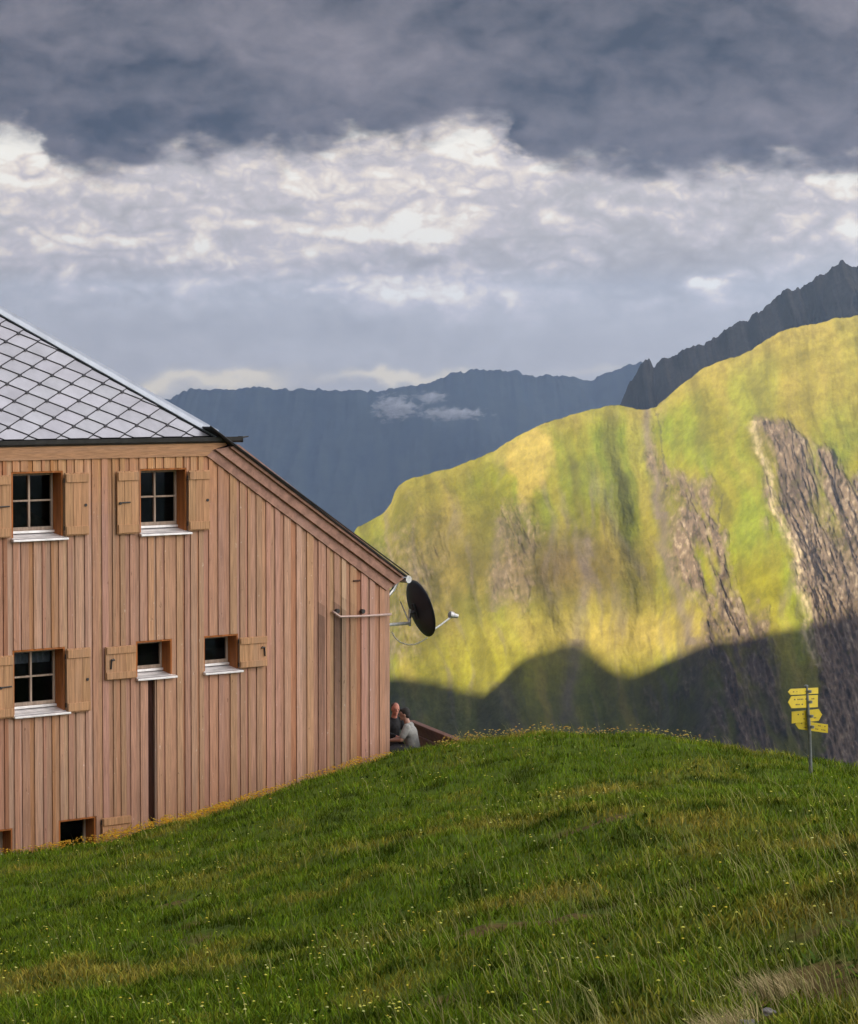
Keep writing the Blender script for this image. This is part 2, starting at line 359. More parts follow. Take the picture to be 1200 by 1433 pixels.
rr = np.concatenate([np.linspace(.01, 46, 330), 46 * (1200 / 46) ** np.linspace(0.02, 1, nr - 330)]); aa = np.linspace(0, 2 * math.pi, na, endpoint=False)
R_, A_ = np.meshgrid(rr, aa, indexing='ij'); X = R_ * np.cos(A_); Y = 30 + R_ * np.sin(A_); Z = ground(X, Y)
def grid_faces(n, m, wrap=False):
    i = np.arange(n - 1)[:, None]; j = np.arange(m if wrap else m - 1)[None, :]; j2 = (j + 1) % m
    return np.stack(np.broadcast_arrays(i * m + j, (i + 1) * m + j, (i + 1) * m + j2, i * m + j2), -1).reshape(-1, 4)
o = fast_mesh('meadow_ground', np.stack([X, Y, Z], -1).reshape(-1, 3), grid_faces(nr, na, True), M['meadow'], ground_col(X, Y).reshape(-1, 3)); tag(o, kind='structure')
# valley floor, one sheet out to the horizon
VX = np.linspace(-16000, 16000, 90); VY = np.linspace(-9000, 24000, 90); gx, gy = np.meshgrid(VX, VY, indexing='ij')
gz = -620 + 20 * fbm(gx * .0006, gy * .0006, 1.0, 3)
o = fast_mesh('valley_ground', np.stack([gx, gy, gz], -1).reshape(-1, 3), grid_faces(90, 90)[:, ::-1], M['far'], np.tile((.04, .07, .03), (8100, 1))); tag(o, kind='structure')

# ------------------------------------------------------------------ mountains
def inside(poly, x, y):
    r = np.zeros(x.shape, bool); n = len(poly)
    for i in range(n):
        (x0, y0), (x1, y1) = poly[i], poly[(i + 1) % n]
        if y0 == y1: continue
        c = ((y0 > y) != (y1 > y)) & (x < (x1 - x0) * (y - y0) / (y1 - y0) + x0); r ^= c
    return r
def polymask(poly, x, y, soft, wob, seed):
    wx = x + wob * fbm(x * .02, y * .012, seed, 4); wy = y + wob * fbm(x * .02, y * .012, seed + 50, 4); m = 0; K = 7
    for i in range(K):
        a = i * 2.4; r = soft * math.sqrt((i + .5) / K); m = m + inside(poly, wx + r * math.cos(a), wy + r * math.sin(a))
    return m / K
lit_sil = [(300, 1000), (420, 860), (500, 738), (520, 728), (538, 717), (547, 706), (552, 690), (558, 679), (566, 673), (580, 668), (640, 652), (690, 632), (712, 617), (745, 599), (800, 580), (845, 569), (865, 567), (895, 573), (918, 570), (945, 545), (985, 514), (1020, 502), (1050, 491), (1070, 476), (1100, 461), (1150, 450), (1200, 441), (1300, 415), (1450, 400), (1600, 420)]
YR, YB = 1450.0, 1150.0
def lit_base(px, t):
    """t<0 back slope, 0 ridge, 1 deep foot"""
    ys = np.interp(px, *zip(*lit_sil)) + 1.8 * fbm(px * .045, px * 0, 12.0, 5, .6) * np.exp(-np.abs(t) * 25); py = ys + (1500 - ys) * np.clip(t, 0, 1)
    Yd = YR + (px - 600) * -.10 - (YR - YB) * np.clip(t, 0, 1) ** .95 - 26 * np.sin(np.clip(t, 0, 1) * math.pi)
    # the spur right of px 900 stands in front of the saddle
    Yd = Yd - 30 * np.exp(-((px - 1080) / 150) ** 2) * sstep(0, .25, t) + 9 * np.exp(-((px - 900 - 60 * np.clip(t, 0, 1)) / 42) ** 2) * sstep(0, .2, t) + 7 * np.exp(-((px - 800) / 60) ** 2) * sstep(.15, .5, t) - 16 * np.exp(-((px - 720) / 60) ** 2) * sstep(.05, .3, t)
    x = (px - 600) / 4000.0; y = -(py - 716.5) / 4000.0; dy = CP + y * SP; dz = y * CP - SP
    X = x / dy * Yd; Z = dz / dy * Yd
    b = np.minimum(t, 0); return X, Yd - b * 900, Z + b * 500, py
n_p, n_t = 900, 480
pxs = np.linspace(330, 1500, n_p); ts = np.concatenate([np.linspace(-.5, -.01, 20), np.linspace(0, 1, n_t - 20) ** 1.1])
PX, T = np.meshgrid(pxs, ts, indexing='ij'); X, Y, Z, PY = lit_base(PX, T)
rockA = [(1052, 588), (1095, 592), (1150, 622), (1190, 655), (1230, 700), (1500, 700), (1500, 1500), (1150, 1500), (1140, 930), (1122, 850), (1104, 770), (1078, 690), (1066, 640)]
rockB = [(914, 572), (926, 600), (945, 650), (985, 678), (1012, 688), (1030, 750), (1040, 830), (1060, 900), (1075, 1100), (1000, 1100), (975, 880), (955, 800), (930, 720), (916, 650)]
rockC = [(712, 700), (738, 712), (750, 760), (742, 830), (715, 850), (692, 835), (696, 770)]
rockD = [(553, 688), (570, 690), (585, 750), (640, 800), (610, 860), (560, 930), (535, 930), (530, 780), (548, 735)]
rockE = [(690, 870), (715, 850), (700, 1100), (660, 1100)]
straw1 = [(718, 622), (768, 596), (764, 662), (748, 700), (738, 705), (728, 680), (712, 655)]
_e = 5 * fbm(PX * .11, PY * .07, 93.0, 3); mA = polymask(rockA, PX + _e, PY + _e, 9, 16, 3.0) * (1 - .75 * sstep(.12, .5, fbm((PX - .34 * PY) * .03, PY * .006, 97.0, 4)) * sstep(820, 640, PY)); mB = polymask(rockB, PX + _e, PY - _e, 17, 34, 7.0) * sstep(-.75, .1, fbm(PX * .04 - PY * .010, PY * .012, 9.0, 4)); mC = polymask(rockC, PX + _e, PY, 17, 40, 11.0) * .62; mD = polymask(rockD, PX + _e, PY, 24, 40, 15.0) * .42
q = PX - .16 * (PY - 560) + 16 * fbm(PX * .008, PY * .009, 77.0, 3)                                              # the fall line leans right as it descends
frac = fbm(q * .035, PY * .012, 21.0, 5)
scree = sstep(.34, .62, ridged(q * .022, PY * .0035, 31.0, 4) - .25) * sstep(600, 700, PY) * (1 - mA)
rock = np.clip(mA + mB + mC + mD, 0, 1)
lowrock = sstep(.1, .5, fbm(q * .02, PY * .008, 41.0, 4)) * sstep(870, 980, PY) * sstep(820, 960, PX) * .7; rock = np.clip(rock + lowrock, 0, 1)
fade = sstep(0, .03, T)
d = 4.5 * fbm(q * .010, PY * .0035, 1.0, 3) * fade + 1.2 * ridged(q * .013, PY * .004, 1.5, 3) * fade + .35 * ridged(q * .045, PY * .008, 2.0, 4) * (.35 + .65 * sstep(0, .08, T)) * (T >= 0)
qq = PX - .34 * (PY - 560); d = d + rock * (3.2 * ridged(qq * .045, PY * .011, 3.0, 5, .6) - 1.5 + 1.2 * ridged(qq * .17, PY * .035, 4.5, 4, .65) + .5 * fbm(PX * .35, PY * .3, 4.8, 2)) * sstep(0, .04, T)
d = d + .5 * fbm(PX * .05, PY * .04, 6.0, 4) + .18 * fbm(PX * .3, PY * .22, 8.0, 2) * (T >= 0)
X = X + d * .12; Y = Y - d * .72 * np.where(T >= 0, 1, .3); Z = Z + d * .5
nz = fbm(PX * .012, PY * .006, 60.0, 5); nz2 = fbm(q * .06, PY * .014, 61.0, 5, .6); nz2s = fbm(q * .030, PY * .0045, 64.0, 3, .45) + .35 * fbm(PX * .02, PY * .02, 65.0, 3); nz3 = fbm(PX * .16, PY * .10, 62.0, 4, .65)
def C(*c): return np.array(c, float)
green = C(.052, .066, .006); lime = C(.086, .082, .009); strawc = C(.135, .106, .030); olive = C(.042, .037, .010); brown = C(.065, .045, .02)
rockc = C(.072, .054, .043); rockdk = C(.030, .023, .021); purple = C(.070, .056, .052)
g_ = np.empty(PX.shape + (3,)); g_[:] = lime
def blend(c, m): global g_; m = np.clip(m, 0, 1)[..., None]; g_ = g_ * (1 - m) + c * m
blend(green * 1.35, sstep(-.15, .4, nz) * .85)
blend(C(.050, .055, .010), sstep(900, 1000, PY) * .8)  # darker green painted below the shadow edge to deepen its shade
blend(strawc, sstep(900, 1010, PX) * sstep(620, 470, PY) * .45)
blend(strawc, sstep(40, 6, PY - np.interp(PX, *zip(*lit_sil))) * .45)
blend(green * 1.1, np.exp(-((PX - 640) / 150) ** 2 - ((PY - 800) / 120) ** 2) * .75)  # left slope painted darker green, standing in for partial cloud shade
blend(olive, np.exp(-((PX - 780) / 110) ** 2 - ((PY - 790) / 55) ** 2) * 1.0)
blend(olive, np.exp(-((PX - 620) / 70) ** 2 - ((PY - 790) / 90) ** 2) * .9)  # olive painted over the left slope for the same cloud penumbra
blend(brown, np.exp(-((PX - 880) / 40) ** 2 - ((PY - 800) / 90) ** 2) * .4)
blend(green, np.exp(-((PX - 880) / 22) ** 2 - ((PY - 760) / 110) ** 2) * .9)
blend(green, np.exp(-((PX - 800) / 70) ** 2 - ((PY - 680) / 60) ** 2) * .7)
blend(lime * 1.15, np.exp(-((PX - 1040) / 50) ** 2 - ((PY - 860) / 60) ** 2) * .9)
blend(lime * 1.15, np.exp(-((PX - 640) / 90) ** 2 - ((PY - 930) / 40) ** 2) * .7)
blend(strawc, np.exp(-((PX - 1130) / 90) ** 2 - ((PY - 560) / 60) ** 2) * .35)
blend(strawc * 1.1, polymask(straw1, PX, PY, 7, 16, 71.0) * .85)
blend(strawc * .7, np.exp(-((PX - 620) / 60) ** 2 - ((PY - 720) / 60) ** 2) * .5)
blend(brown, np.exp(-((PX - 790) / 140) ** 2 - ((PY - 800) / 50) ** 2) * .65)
blend(olive, np.exp(-((PX - 600) / 60) ** 2 - ((PY - 850) / 110) ** 2) * .7)  # more of the painted penumbra, lower on the left
blend(strawc * 1.3, np.exp(-((PX - 880) / 190) ** 2 - ((PY - 890) / 36) ** 2) * .8)
blend(lime * 1.4, np.exp(-((PX - 690) / 70) ** 2 - ((PY - 935) / 34) ** 2) * .8)
blend(strawc, sstep(.0, .7, nz2s) * .42 * (1 - rock))
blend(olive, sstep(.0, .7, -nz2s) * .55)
blend(purple, scree * .45)
for (x0, y0, x1, y1, wd, a) in ((903, 572, 922, 720, 6, .8), (922, 720, 965, 900, 9, .75), (822, 760, 806, 900, 9, .55), (700, 730, 692, 850, 7, .5), (806, 900, 790, 1010, 12, .5), (965, 900, 985, 1020, 11, .6), (700, 960, 722, 1030, 12, .4)):
    tt = np.clip((PY - y0) / (y1 - y0), 0, 1); xc = x0 + (x1 - x0) * tt + 9 * fbm(PY * .02, PX * 0, 80.0 + x0, 3); blend(purple, np.exp(-((PX - xc) / wd) ** 2) * a * (PY > y0 - 5) * (PY < y1 + 5))
blend(rockc, rock * sstep(-.55, .05, nz3 + .6 * nz2 + .75 * rock - .35))
blend(rockdk, rock * sstep(.18, .55, -(nz3 * .6 + nz2)) * .85)
blend(C(.125, .10, .08), rock * sstep(.35, .75, nz3 + nz2 * .5) * .8)
xe = np.interp(PY, [590, 690, 770, 850, 930], [1054, 1080, 1106, 1124, 1138]); blend(C(.20, .165, .11), np.exp(-((PX - xe - 9 * fbm(PY * .05, PX * .01, 5.5, 4)) / 6) ** 2) * (.35 + .4 * sstep(-.3, .3, nz3)) * (PY > 592) * (PY < 935))  # pale stripe painting the sunlit rim along the rock slab's left edge
for pts in ([(918, 575), (924, 620), (932, 680), (926, 700)], [(1176, 694), (1160, 725), (1140, 765)], [(1012, 690), (1003, 740), (1006, 790)], [(1020, 800), (1000, 840)]):
    for (x0, y0), (x1, y1) in zip(pts[:-1], pts[1:]):
        L2 = (x1 - x0) ** 2 + (y1 - y0) ** 2; tt = np.clip(((PX - x0) * (x1 - x0) + (PY - y0) * (y1 - y0)) / L2, 0, 1); dd_ = 1.3 * np.hypot(PX - x0 - tt * (x1 - x0) + 3 * nz3, PY - y0 - tt * (y1 - y0))
        cr_ = sstep(2.6, .6, dd_); blend(rockdk * .8, cr_ * .6)
g_ = g_ * (1 + (.06 + .14 * np.clip(rock, 0, 1)) * nz3 + .12 * nz)[..., None]
LITV = np.stack([X, Y, Z], -1)
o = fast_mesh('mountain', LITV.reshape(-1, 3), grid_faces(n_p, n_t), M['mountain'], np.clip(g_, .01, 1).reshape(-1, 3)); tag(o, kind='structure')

def ridge_mesh(name, sil, Yr, depth, drop, px0, px1, n, m, rough, col1, col2, jag=3.0, mat='far', fs=1.0):
    pxs = np.linspace(px0, px1, n); ts = np.linspace(-.6, 1, m); PX, T = np.meshgrid(pxs, ts, indexing='ij')
    ys = np.interp(PX, *zip(*sil)) + jag * fbm(PX * .07, T * 3 + .5, 3.0, 5, .62) * np.exp(-np.clip(np.abs(T) - .01, 0, 1) * 9)
    x = (PX - 600) / 4000.0; yy = -(ys - 716.5) / 4000.0; dy = CP + yy * SP; dz = yy * CP - SP
    X = x / dy * Yr; Z0 = dz / dy * Yr; tp = np.clip(T, 0, 1); tn = np.clip(-T, 0, 1)
    Yw = Yr - depth * tp + depth * tn; Zw = Z0 - drop * (tp ** .9) - drop * tn
    nz = ridged(PX * .016 * fs + 2.2 * T, T * 5.5 * fs, 7.0, 6, .6); nz_ = fbm(PX * .05 * fs, T * 6, 9.0, 4)
    Yw = Yw - rough * nz * sstep(0, .05, tp) ; Zw = Zw + rough * .35 * nz_ * sstep(.02, .35, tp)
    c = np.array(col1) + (np.array(col2) - np.array(col1)) * sstep(-.3, .5, nz_ + .3 * nz)[..., None]
    o = fast_mesh(name, np.stack([X, Yw, Zw], -1).reshape(-1, 3), grid_faces(n, m), M[mat], np.clip(c, .005, 1).reshape(-1, 3)); tag(o, kind='structure'); return o
peak = [(560, 760), (700, 640), (745, 604), (770, 590), (800, 582), (850, 575), (866, 566), (878, 540), (890, 522), (901, 507), (908, 501), (914, 512), (925, 499), (935, 501), (955, 490), (985, 480), (1010, 464), (1030, 452), (1045, 447), (1060, 437), (1080, 420), (1100, 404), (1118, 400), (1140, 390), (1160, 376), (1175, 367), (1187, 370), (1200, 372), (1240, 350), (1300, 340), (1450, 350), (1700, 400)]
ridge_mesh('rocky_peak', peak, 2500, 500, 460, 560, 1700, 900, 260, 48, (.012, .012, .008), (.036, .031, .025), 5.0, 'mountain')
farr = [(-400, 575), (0, 572), (150, 565), (238, 556), (250, 549), (265, 542), (300, 544), (365, 540), (390, 542), (430, 543), (480, 545), (540, 545), (565, 538), (600, 534), (640, 520), (665, 514), (690, 519), (715, 517), (740, 523), (790, 524), (830, 531), (850, 520), (875, 509), (900, 507), (960, 520), (1200, 540), (1700, 520)]
ridge_mesh('far_ridge', farr, 8000, 2200, 620, -400, 1700, 900, 160, 26, (.020, .032, .034), (.030, .042, .038), 4.0)
farther = [(-600, 560), (0, 545), (180, 540), (230, 545), (330, 536), (380, 534), (420, 543), (520, 540), (600, 525), (640, 522), (700, 530), (900, 520), (1700, 560)]

# unseen ridge left of the frame, crest shaped to cast the mountain's shadow edge
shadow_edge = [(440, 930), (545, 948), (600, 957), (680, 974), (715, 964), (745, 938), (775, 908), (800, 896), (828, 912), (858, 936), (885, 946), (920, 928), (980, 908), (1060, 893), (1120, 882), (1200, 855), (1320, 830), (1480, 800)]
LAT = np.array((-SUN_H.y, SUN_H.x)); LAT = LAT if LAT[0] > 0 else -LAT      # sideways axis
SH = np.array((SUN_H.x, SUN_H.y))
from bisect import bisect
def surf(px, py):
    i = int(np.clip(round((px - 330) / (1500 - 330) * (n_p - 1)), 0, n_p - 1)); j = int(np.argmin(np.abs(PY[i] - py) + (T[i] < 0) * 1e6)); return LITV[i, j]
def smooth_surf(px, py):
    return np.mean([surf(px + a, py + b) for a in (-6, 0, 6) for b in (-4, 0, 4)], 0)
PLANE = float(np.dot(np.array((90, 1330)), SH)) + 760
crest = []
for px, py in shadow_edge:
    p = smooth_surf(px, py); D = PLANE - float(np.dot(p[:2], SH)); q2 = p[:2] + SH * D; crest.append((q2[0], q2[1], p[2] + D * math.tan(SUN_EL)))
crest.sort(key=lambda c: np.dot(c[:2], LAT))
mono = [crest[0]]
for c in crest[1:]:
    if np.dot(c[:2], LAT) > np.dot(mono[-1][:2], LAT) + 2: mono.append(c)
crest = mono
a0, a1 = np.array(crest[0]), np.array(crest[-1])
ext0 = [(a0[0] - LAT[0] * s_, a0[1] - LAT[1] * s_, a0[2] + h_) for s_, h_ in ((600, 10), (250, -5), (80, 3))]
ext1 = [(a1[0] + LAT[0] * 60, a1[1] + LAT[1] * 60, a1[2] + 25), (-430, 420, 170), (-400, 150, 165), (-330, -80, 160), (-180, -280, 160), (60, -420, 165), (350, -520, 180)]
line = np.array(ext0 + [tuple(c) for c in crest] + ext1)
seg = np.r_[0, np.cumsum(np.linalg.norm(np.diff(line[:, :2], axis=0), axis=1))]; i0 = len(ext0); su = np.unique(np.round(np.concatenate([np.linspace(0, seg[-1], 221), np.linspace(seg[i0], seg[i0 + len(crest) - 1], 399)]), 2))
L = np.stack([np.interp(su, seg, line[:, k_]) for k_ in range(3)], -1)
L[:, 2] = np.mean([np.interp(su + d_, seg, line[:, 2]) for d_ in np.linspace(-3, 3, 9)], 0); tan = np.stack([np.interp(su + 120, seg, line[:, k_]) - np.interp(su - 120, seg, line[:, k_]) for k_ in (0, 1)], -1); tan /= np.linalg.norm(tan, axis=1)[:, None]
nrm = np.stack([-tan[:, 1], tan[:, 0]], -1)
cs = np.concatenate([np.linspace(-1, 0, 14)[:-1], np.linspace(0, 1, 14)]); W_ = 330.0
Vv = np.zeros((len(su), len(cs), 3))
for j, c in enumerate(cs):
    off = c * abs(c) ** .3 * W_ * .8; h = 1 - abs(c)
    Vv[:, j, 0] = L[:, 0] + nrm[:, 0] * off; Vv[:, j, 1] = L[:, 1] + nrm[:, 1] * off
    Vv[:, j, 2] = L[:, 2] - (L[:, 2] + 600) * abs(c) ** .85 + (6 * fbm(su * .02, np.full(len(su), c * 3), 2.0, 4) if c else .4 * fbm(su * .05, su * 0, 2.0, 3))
o = fast_mesh('shading_hill', Vv.reshape(-1, 3), grid_faces(len(su), len(cs)), M['far'], np.tile((.06, .07, .03), (len(su) * len(cs), 1)), False); tag(o, kind='structure')

# unseen cloud slab added high left to keep sun off peak and far ridges
def shading_cloud():
    n, m = 90, 36; u_, v_ = np.meshgrid(np.linspace(0, 2 * math.pi, n, endpoint=False), np.linspace(0, math.pi, m), indexing='ij')
    x = np.cos(u_) * np.sin(v_); y = np.sin(u_) * np.sin(v_); z = np.cos(v_)
    sx = np.sign(x) * np.abs(x) ** .35; sy = np.sign(y) * np.abs(y) ** .35
    r = 1 + .12 * fbm(x * 3, y * 3, z * 3 + 2, 4)
    X = -3500 + sx * 2100 * r; Y = 3300 + sy * 3900 * (1 + .04 * fbm(x * 5, y * 5, 3.3, 3)); Z = 1150 + z * 300 * r
    mt, t, p = principled('shading_cloud_vapour', (.62, .63, .68), 1.0, 0, 0)
    o = fast_mesh('cloud', np.stack([X, Y, Z], -1).reshape(-1, 3), np.concatenate([np.array([[i * m + j, i * m + j + 1, ((i + 1) % n) * m + j + 1, ((i + 1) % n) * m + j] for j in range(m - 1)]) for i in range(n)]), mt)
    tag(o, kind='structure')
shading_cloud()

# ------------------------------------------------------------------ haze
def haze():
    b = MB(); b.box(-9500, 9500, -1600, 11000, -690, 330)
    m = bpy.data.materials.new('haze'); m.use_nodes = True; t = NT(m.node_tree); t.n.clear()
    v = t.new('ShaderNodeVolumePrincipled'); v.inputs['Color'].default_value = (.41, .57, .94, 1); v.inputs['Density'].default_value = 5.8e-5; v.inputs['Anisotropy'].default_value = 0.0
    t.l.new(v.outputs[0], t.new('ShaderNodeOutputMaterial').inputs['Volume'])

    o = b.build('haze', m); tag(o, kind='stuff')
haze()

# ------------------------------------------------------------------ the hut; local x runs along the facade (corner = 0), local y goes inward, z up
_c = at(545, 1000, 56.0); UV = np.array((4550.0, 4000.0 * CP)); UV /= np.linalg.norm(UV); U = np.array((UV[0], UV[1], 0)); N = np.array((-UV[1], UV[0], 0)); O = np.array((_c[0], _c[1], 0))
hut = empty('mountain_hut', O, math.atan2(UV[1], UV[0]))
tag(hut, 'wooden mountain hut with vertical larch boards, shutters and grey diamond shingle roof', 'hut')
def F(px, py, yl=0.0):
    """measured point on the plane parallel to the facade at depth yl -> local x, z"""
    d = ray(px, py); k_ = (np.dot(O, N) + yl) / np.dot(d, N); p = d * k_; return float(np.dot(p - O, U)), float(p[2])
def local(p): p = np.array(p) - O; return np.array((np.dot(p, U), np.dot(p, N), p[2]))
def wld(l): return O + U * l[0] + N * l[1] + np.array((0, 0, l[2]))
def rloc(px, py):
    d = ray(px, py); return np.array((np.dot(-O, U), np.dot(-O, N), 0.0)), np.array((np.dot(d, U), np.dot(d, N), d[2]))
# openings (left, right, top, bottom) in metres on the facade
def opening(x0, x1, ytl, ytr, ybl):
    a, zt = F(x0, ytl); b, zt2 = F(x1, ytr); _, zb = F(x0, ybl); return a, b, (zt + zt2) / 2, zb
OP = {'w1': opening(15.5, 88, 661, 658, 756), 'w2': opening(194.7, 261, 656.5, 654, 748), 'w3': opening(17.5, 91, 911, 904, 1003), 'w4': opening(190, 240.5, 897, 894, 950), 'w5': opening(284.4, 333, 890, 886.5, 942),
      'w6': opening(82, 134, 1147, 1142.5, 1212), 'w7': opening(-38, 17.5, 1165, 1159, 1215)}
V1 = F(298, 598, -.22); V2 = F(570, 805, -.22); slope = (V1[1] - V2[1]) / (V2[0] - V1[0])
def roof_z(x): return V1[1] - slope * (x - V1[0])
B1 = F(289, 638, 0); B2 = F(541, 826, 0); beam_bot = F(0, 645.5, 0)[1]; beam_bot = (beam_bot + B1[1]) / 2
bs = (B1[1] - B2[1]) / (B2[0] - B1[0])
def board_top(x): return min(beam_bot + .12, B1[1] - bs * (x - B1[0]) + .12)
XL = -21.0; ZB = -12.0
# --- wall: alternating under boards and cover boards, each cut round the openings
wb = MB(); x = 0.0; i = 0
rb = random.Random(5)
stain = [(F(474, 900)[0], .16, F(474, 866)[1], .85), (F(448, 900)[0], .09, F(448, 866)[1], .6), (F(492, 900)[0], .05, F(492, 870)[1], .3)]
seam = F(156, 900)[0]; dark = (F(207.5, 1000)[0], F(217, 1000)[0])
while x > XL:
    wd = rb.choice((.06, .08, .11, .13, .155)) if i % 2 else rb.choice((.05, .075, .10, .12, .14)); a, b = x - wd, x; proud = .022 if i % 2 else 0.0
    g = rb.uniform(.86, 1.11); c = np.array((g * rb.uniform(.97, 1.05), g * rb.uniform(.92, 1.03), g * rb.uniform(.84, 1.06)))
    if rb.random() < .10: c = c * (.88, .74, .66)
    if rb.random() < .12: c = c * (1.14, 1.26, 1.36)
    is_dark = (a + b) / 2 > dark[0] and (a + b) / 2 < dark[1]
    x = a - .0025; i += 1
    cuts = sorted({a, b} | {o_[k2] for o_ in OP.values() for k2 in (0, 1) if a < o_[k2] < b} | {d_ for d_ in dark if a < d_ < b})
    for l, r in zip(cuts[:-1], cuts[1:]):
        if r - l < .004: continue
        m_ = (l + r) / 2; holes = sorted([(o_[3], o_[2]) for o_ in OP.values() if o_[0] <= m_ <= o_[1]])
        zl, zr = board_top(l), board_top(r); z0 = ZB; segs = []
        for h0, h1 in holes: segs.append((z0, h0, h0)); z0 = h1
        segs.append((z0, zl, zr))
        for zb_, ztl, ztr in segs:
            # short pieces so weathering can change with height
            n_ = max(1, int((ztl - zb_) / .22)); 
            for s_ in range(n_):
                f0, f1 = s_ / n_, (s_ + 1) / n_; za0, zb0 = zb_ + (ztl - zb_) * f0, zb_ + (ztr - zb_) * f0; za1, zb1 = zb_ + (ztl - zb_) * f1, zb_ + (ztr - zb_) * f1
                zc = (za0 + za1) / 2; fresh = max(0.0, min(1.0, (zc - (beam_bot - 1.2)) / 1.2)) * max(0.0, min(1.0, (-m_ - 2.2) / 2.5)); cc = c * (1 + .10 * fresh, 1.0, 1 - .22 * fresh)
                cc = cc * (1, 1 - .015 * (1 - fresh), 1)
                for sx, sw, sz, sa in stain:
                    cc = cc * (1 - sa * math.exp(-((m_ - sx) / sw) ** 2) * (1.0 if zc < sz else max(0, 1 - (zc - sz) / .5)) * max(.15, 1 - max(0, sz - zc) / 4.5))
                pr = proud
                if dark[0] <= m_ <= dark[1] and zc < OP['w4'][3]: cc = np.array((.16, .10, .09)); pr = -.05
                wb.hexa([(l, -pr, za0), (r, -pr, zb0), (r, .05, zb0), (l, .05, za0)], [(l, -pr, za1), (r, -pr, zb1), (r, .05, zb1), (l, .05, za1)], tuple(cc))
wb.build('board_wall', M['larch'], hut)
# the other walls: closed dark shell behind the boards and a boarded side wall
sh = MB(); DEP = 11.0; XM = -10.4
sh.box(-.25, -.02, .052, DEP, ZB, board_top(0) - .02); sh.box(XL, XL + .2, .052, DEP, ZB, board_top(0) - .1); sh.box(XL + .21, -.26, DEP - .2, DEP, ZB, beam_bot)
sh.build('side_wall', M['trim'], hut)
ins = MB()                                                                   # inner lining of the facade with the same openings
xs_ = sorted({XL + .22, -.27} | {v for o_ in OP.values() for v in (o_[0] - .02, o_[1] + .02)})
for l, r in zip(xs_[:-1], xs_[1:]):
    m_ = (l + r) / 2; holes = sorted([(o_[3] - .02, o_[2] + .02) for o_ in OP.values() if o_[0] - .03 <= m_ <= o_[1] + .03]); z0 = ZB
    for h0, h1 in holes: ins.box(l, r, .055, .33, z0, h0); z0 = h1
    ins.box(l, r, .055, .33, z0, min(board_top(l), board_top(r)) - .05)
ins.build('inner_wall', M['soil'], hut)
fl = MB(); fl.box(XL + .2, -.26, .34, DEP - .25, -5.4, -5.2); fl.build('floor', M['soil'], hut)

# --- windows
def window(key, mull=True, px_right=None, curtain=False, depth=.34):
    x0, x1, zt, zb = OP[key]; wdt = x1 - x0
    m = MB(); t_ = .035
    m.box(x0 + .002, x0 + t_, .0, depth, zb + .03, zt - .002); m.box(x1 - t_, x1 - .002, .0, depth, zb + .03, zt - .002); m.box(x0 + t_, x1 - t_, .0, depth, zt - t_, zt - .002); m.box(x0 + t_, x1 - t_, .06, depth, zb - .02, zb - .002)
    win = m.build('window', M['reveal'], hut, bevel=.004)
    fx0, fx1, fz0, fz1 = x0 + t_ + .003, x1 - t_ - .003, zb + .14, zt - t_ - .003; f = MB(); fw = .045; y0, y1 = depth - .075, depth - .02
    f.box(fx0, fx0 + fw, y0, y1, fz0, fz1); f.box(fx1 - fw, fx1, y0, y1, fz0, fz1); f.box(fx0 + fw, fx1 - fw, y0, y1, fz0, fz0 + fw * 1.4); f.box(fx0 + fw, fx1 - fw, y0, y1, fz1 - fw, fz1)
    if mull:
        xm, zm = (fx0 + fx1) / 2, fz0 + (fz1 - fz0) * .52
        f.box(xm - .020, xm + .020, y0 - .004, y1 + .002, fz0 + fw, fz1 - fw); f.box(fx0 + fw, xm - .021, y0 - .002, y1, zm - .016, zm + .016); f.box(xm + .021, fx1 - fw, y0 - .002, y1, zm - .016, zm + .016)
    f.build('frame', M['frame'], win, bevel=.003)
    g = MB(); g.box(fx0 + fw * .5, fx1 - fw * .5, y1 - .024, y1 - .018, fz0 + fw * .5, fz1 - fw * .5); g.build('glass', M['glass'], win)
    s_ = MB(); s_.box(x0 + t_ + .002, x1 - t_ - .002, depth - .12, depth - .03, zb + .095, zb + .138)          # inner step
    s_.hexa([(x0 - .03, -.11, zb - .03), (x1 + .05, -.11, zb - .03), (x1 + .05, -.03, zb - .03), (x0 - .03, -.03, zb - .03)], [(x0 - .03, -.11, zb + .005), (x1 + .05, -.11, zb + .005), (x1 + .05, -.03, zb + .028), (x0 - .03, -.03, zb + .028)])
    s_.hexa([(x0 + .003, -.029, zb - .01), (x1 - .003, -.029, zb - .01), (x1 - .003, depth - .06, zb), (x0 + .003, depth - .06, zb)], [(x0 + .003, -.029, zb + .029), (x1 - .003, -.029, zb + .029), (x1 - .003, depth - .06, zb + .085), (x0 + .003, depth - .06, zb + .085)])
    s_.build('sill', M['sill'], win, bevel=.005)
    if curtain:
        c_ = MB(); zc = fz0 + (fz1 - fz0) * .56; n_ = 40
        for k2 in range(n_):
            a_, b_2 = fx0 + .03 + (fx1 - fx0 - .06) * k2 / n_, fx0 + .03 + (fx1 - fx0 - .06) * (k2 + 1) / n_; ya = y1 + .05 + .02 * math.sin(k2 * 1.3); yb = y1 + .05 + .02 * math.sin((k2 + 1) * 1.3)
            c_.add([(a_, ya, zc), (b_2, yb, zc), (b_2, yb, fz1), (a_, ya, fz1)], [(0, 1, 2, 3)])
        c_.build('curtain', M['curtain'], win)
for k2, mu, cu in (('w1', True, False), ('w2', True, False), ('w3', True, True), ('w4', False, False), ('w5', False, False), ('w6', False, False), ('w7', False, False)): window(k2, mu, curtain=cu)

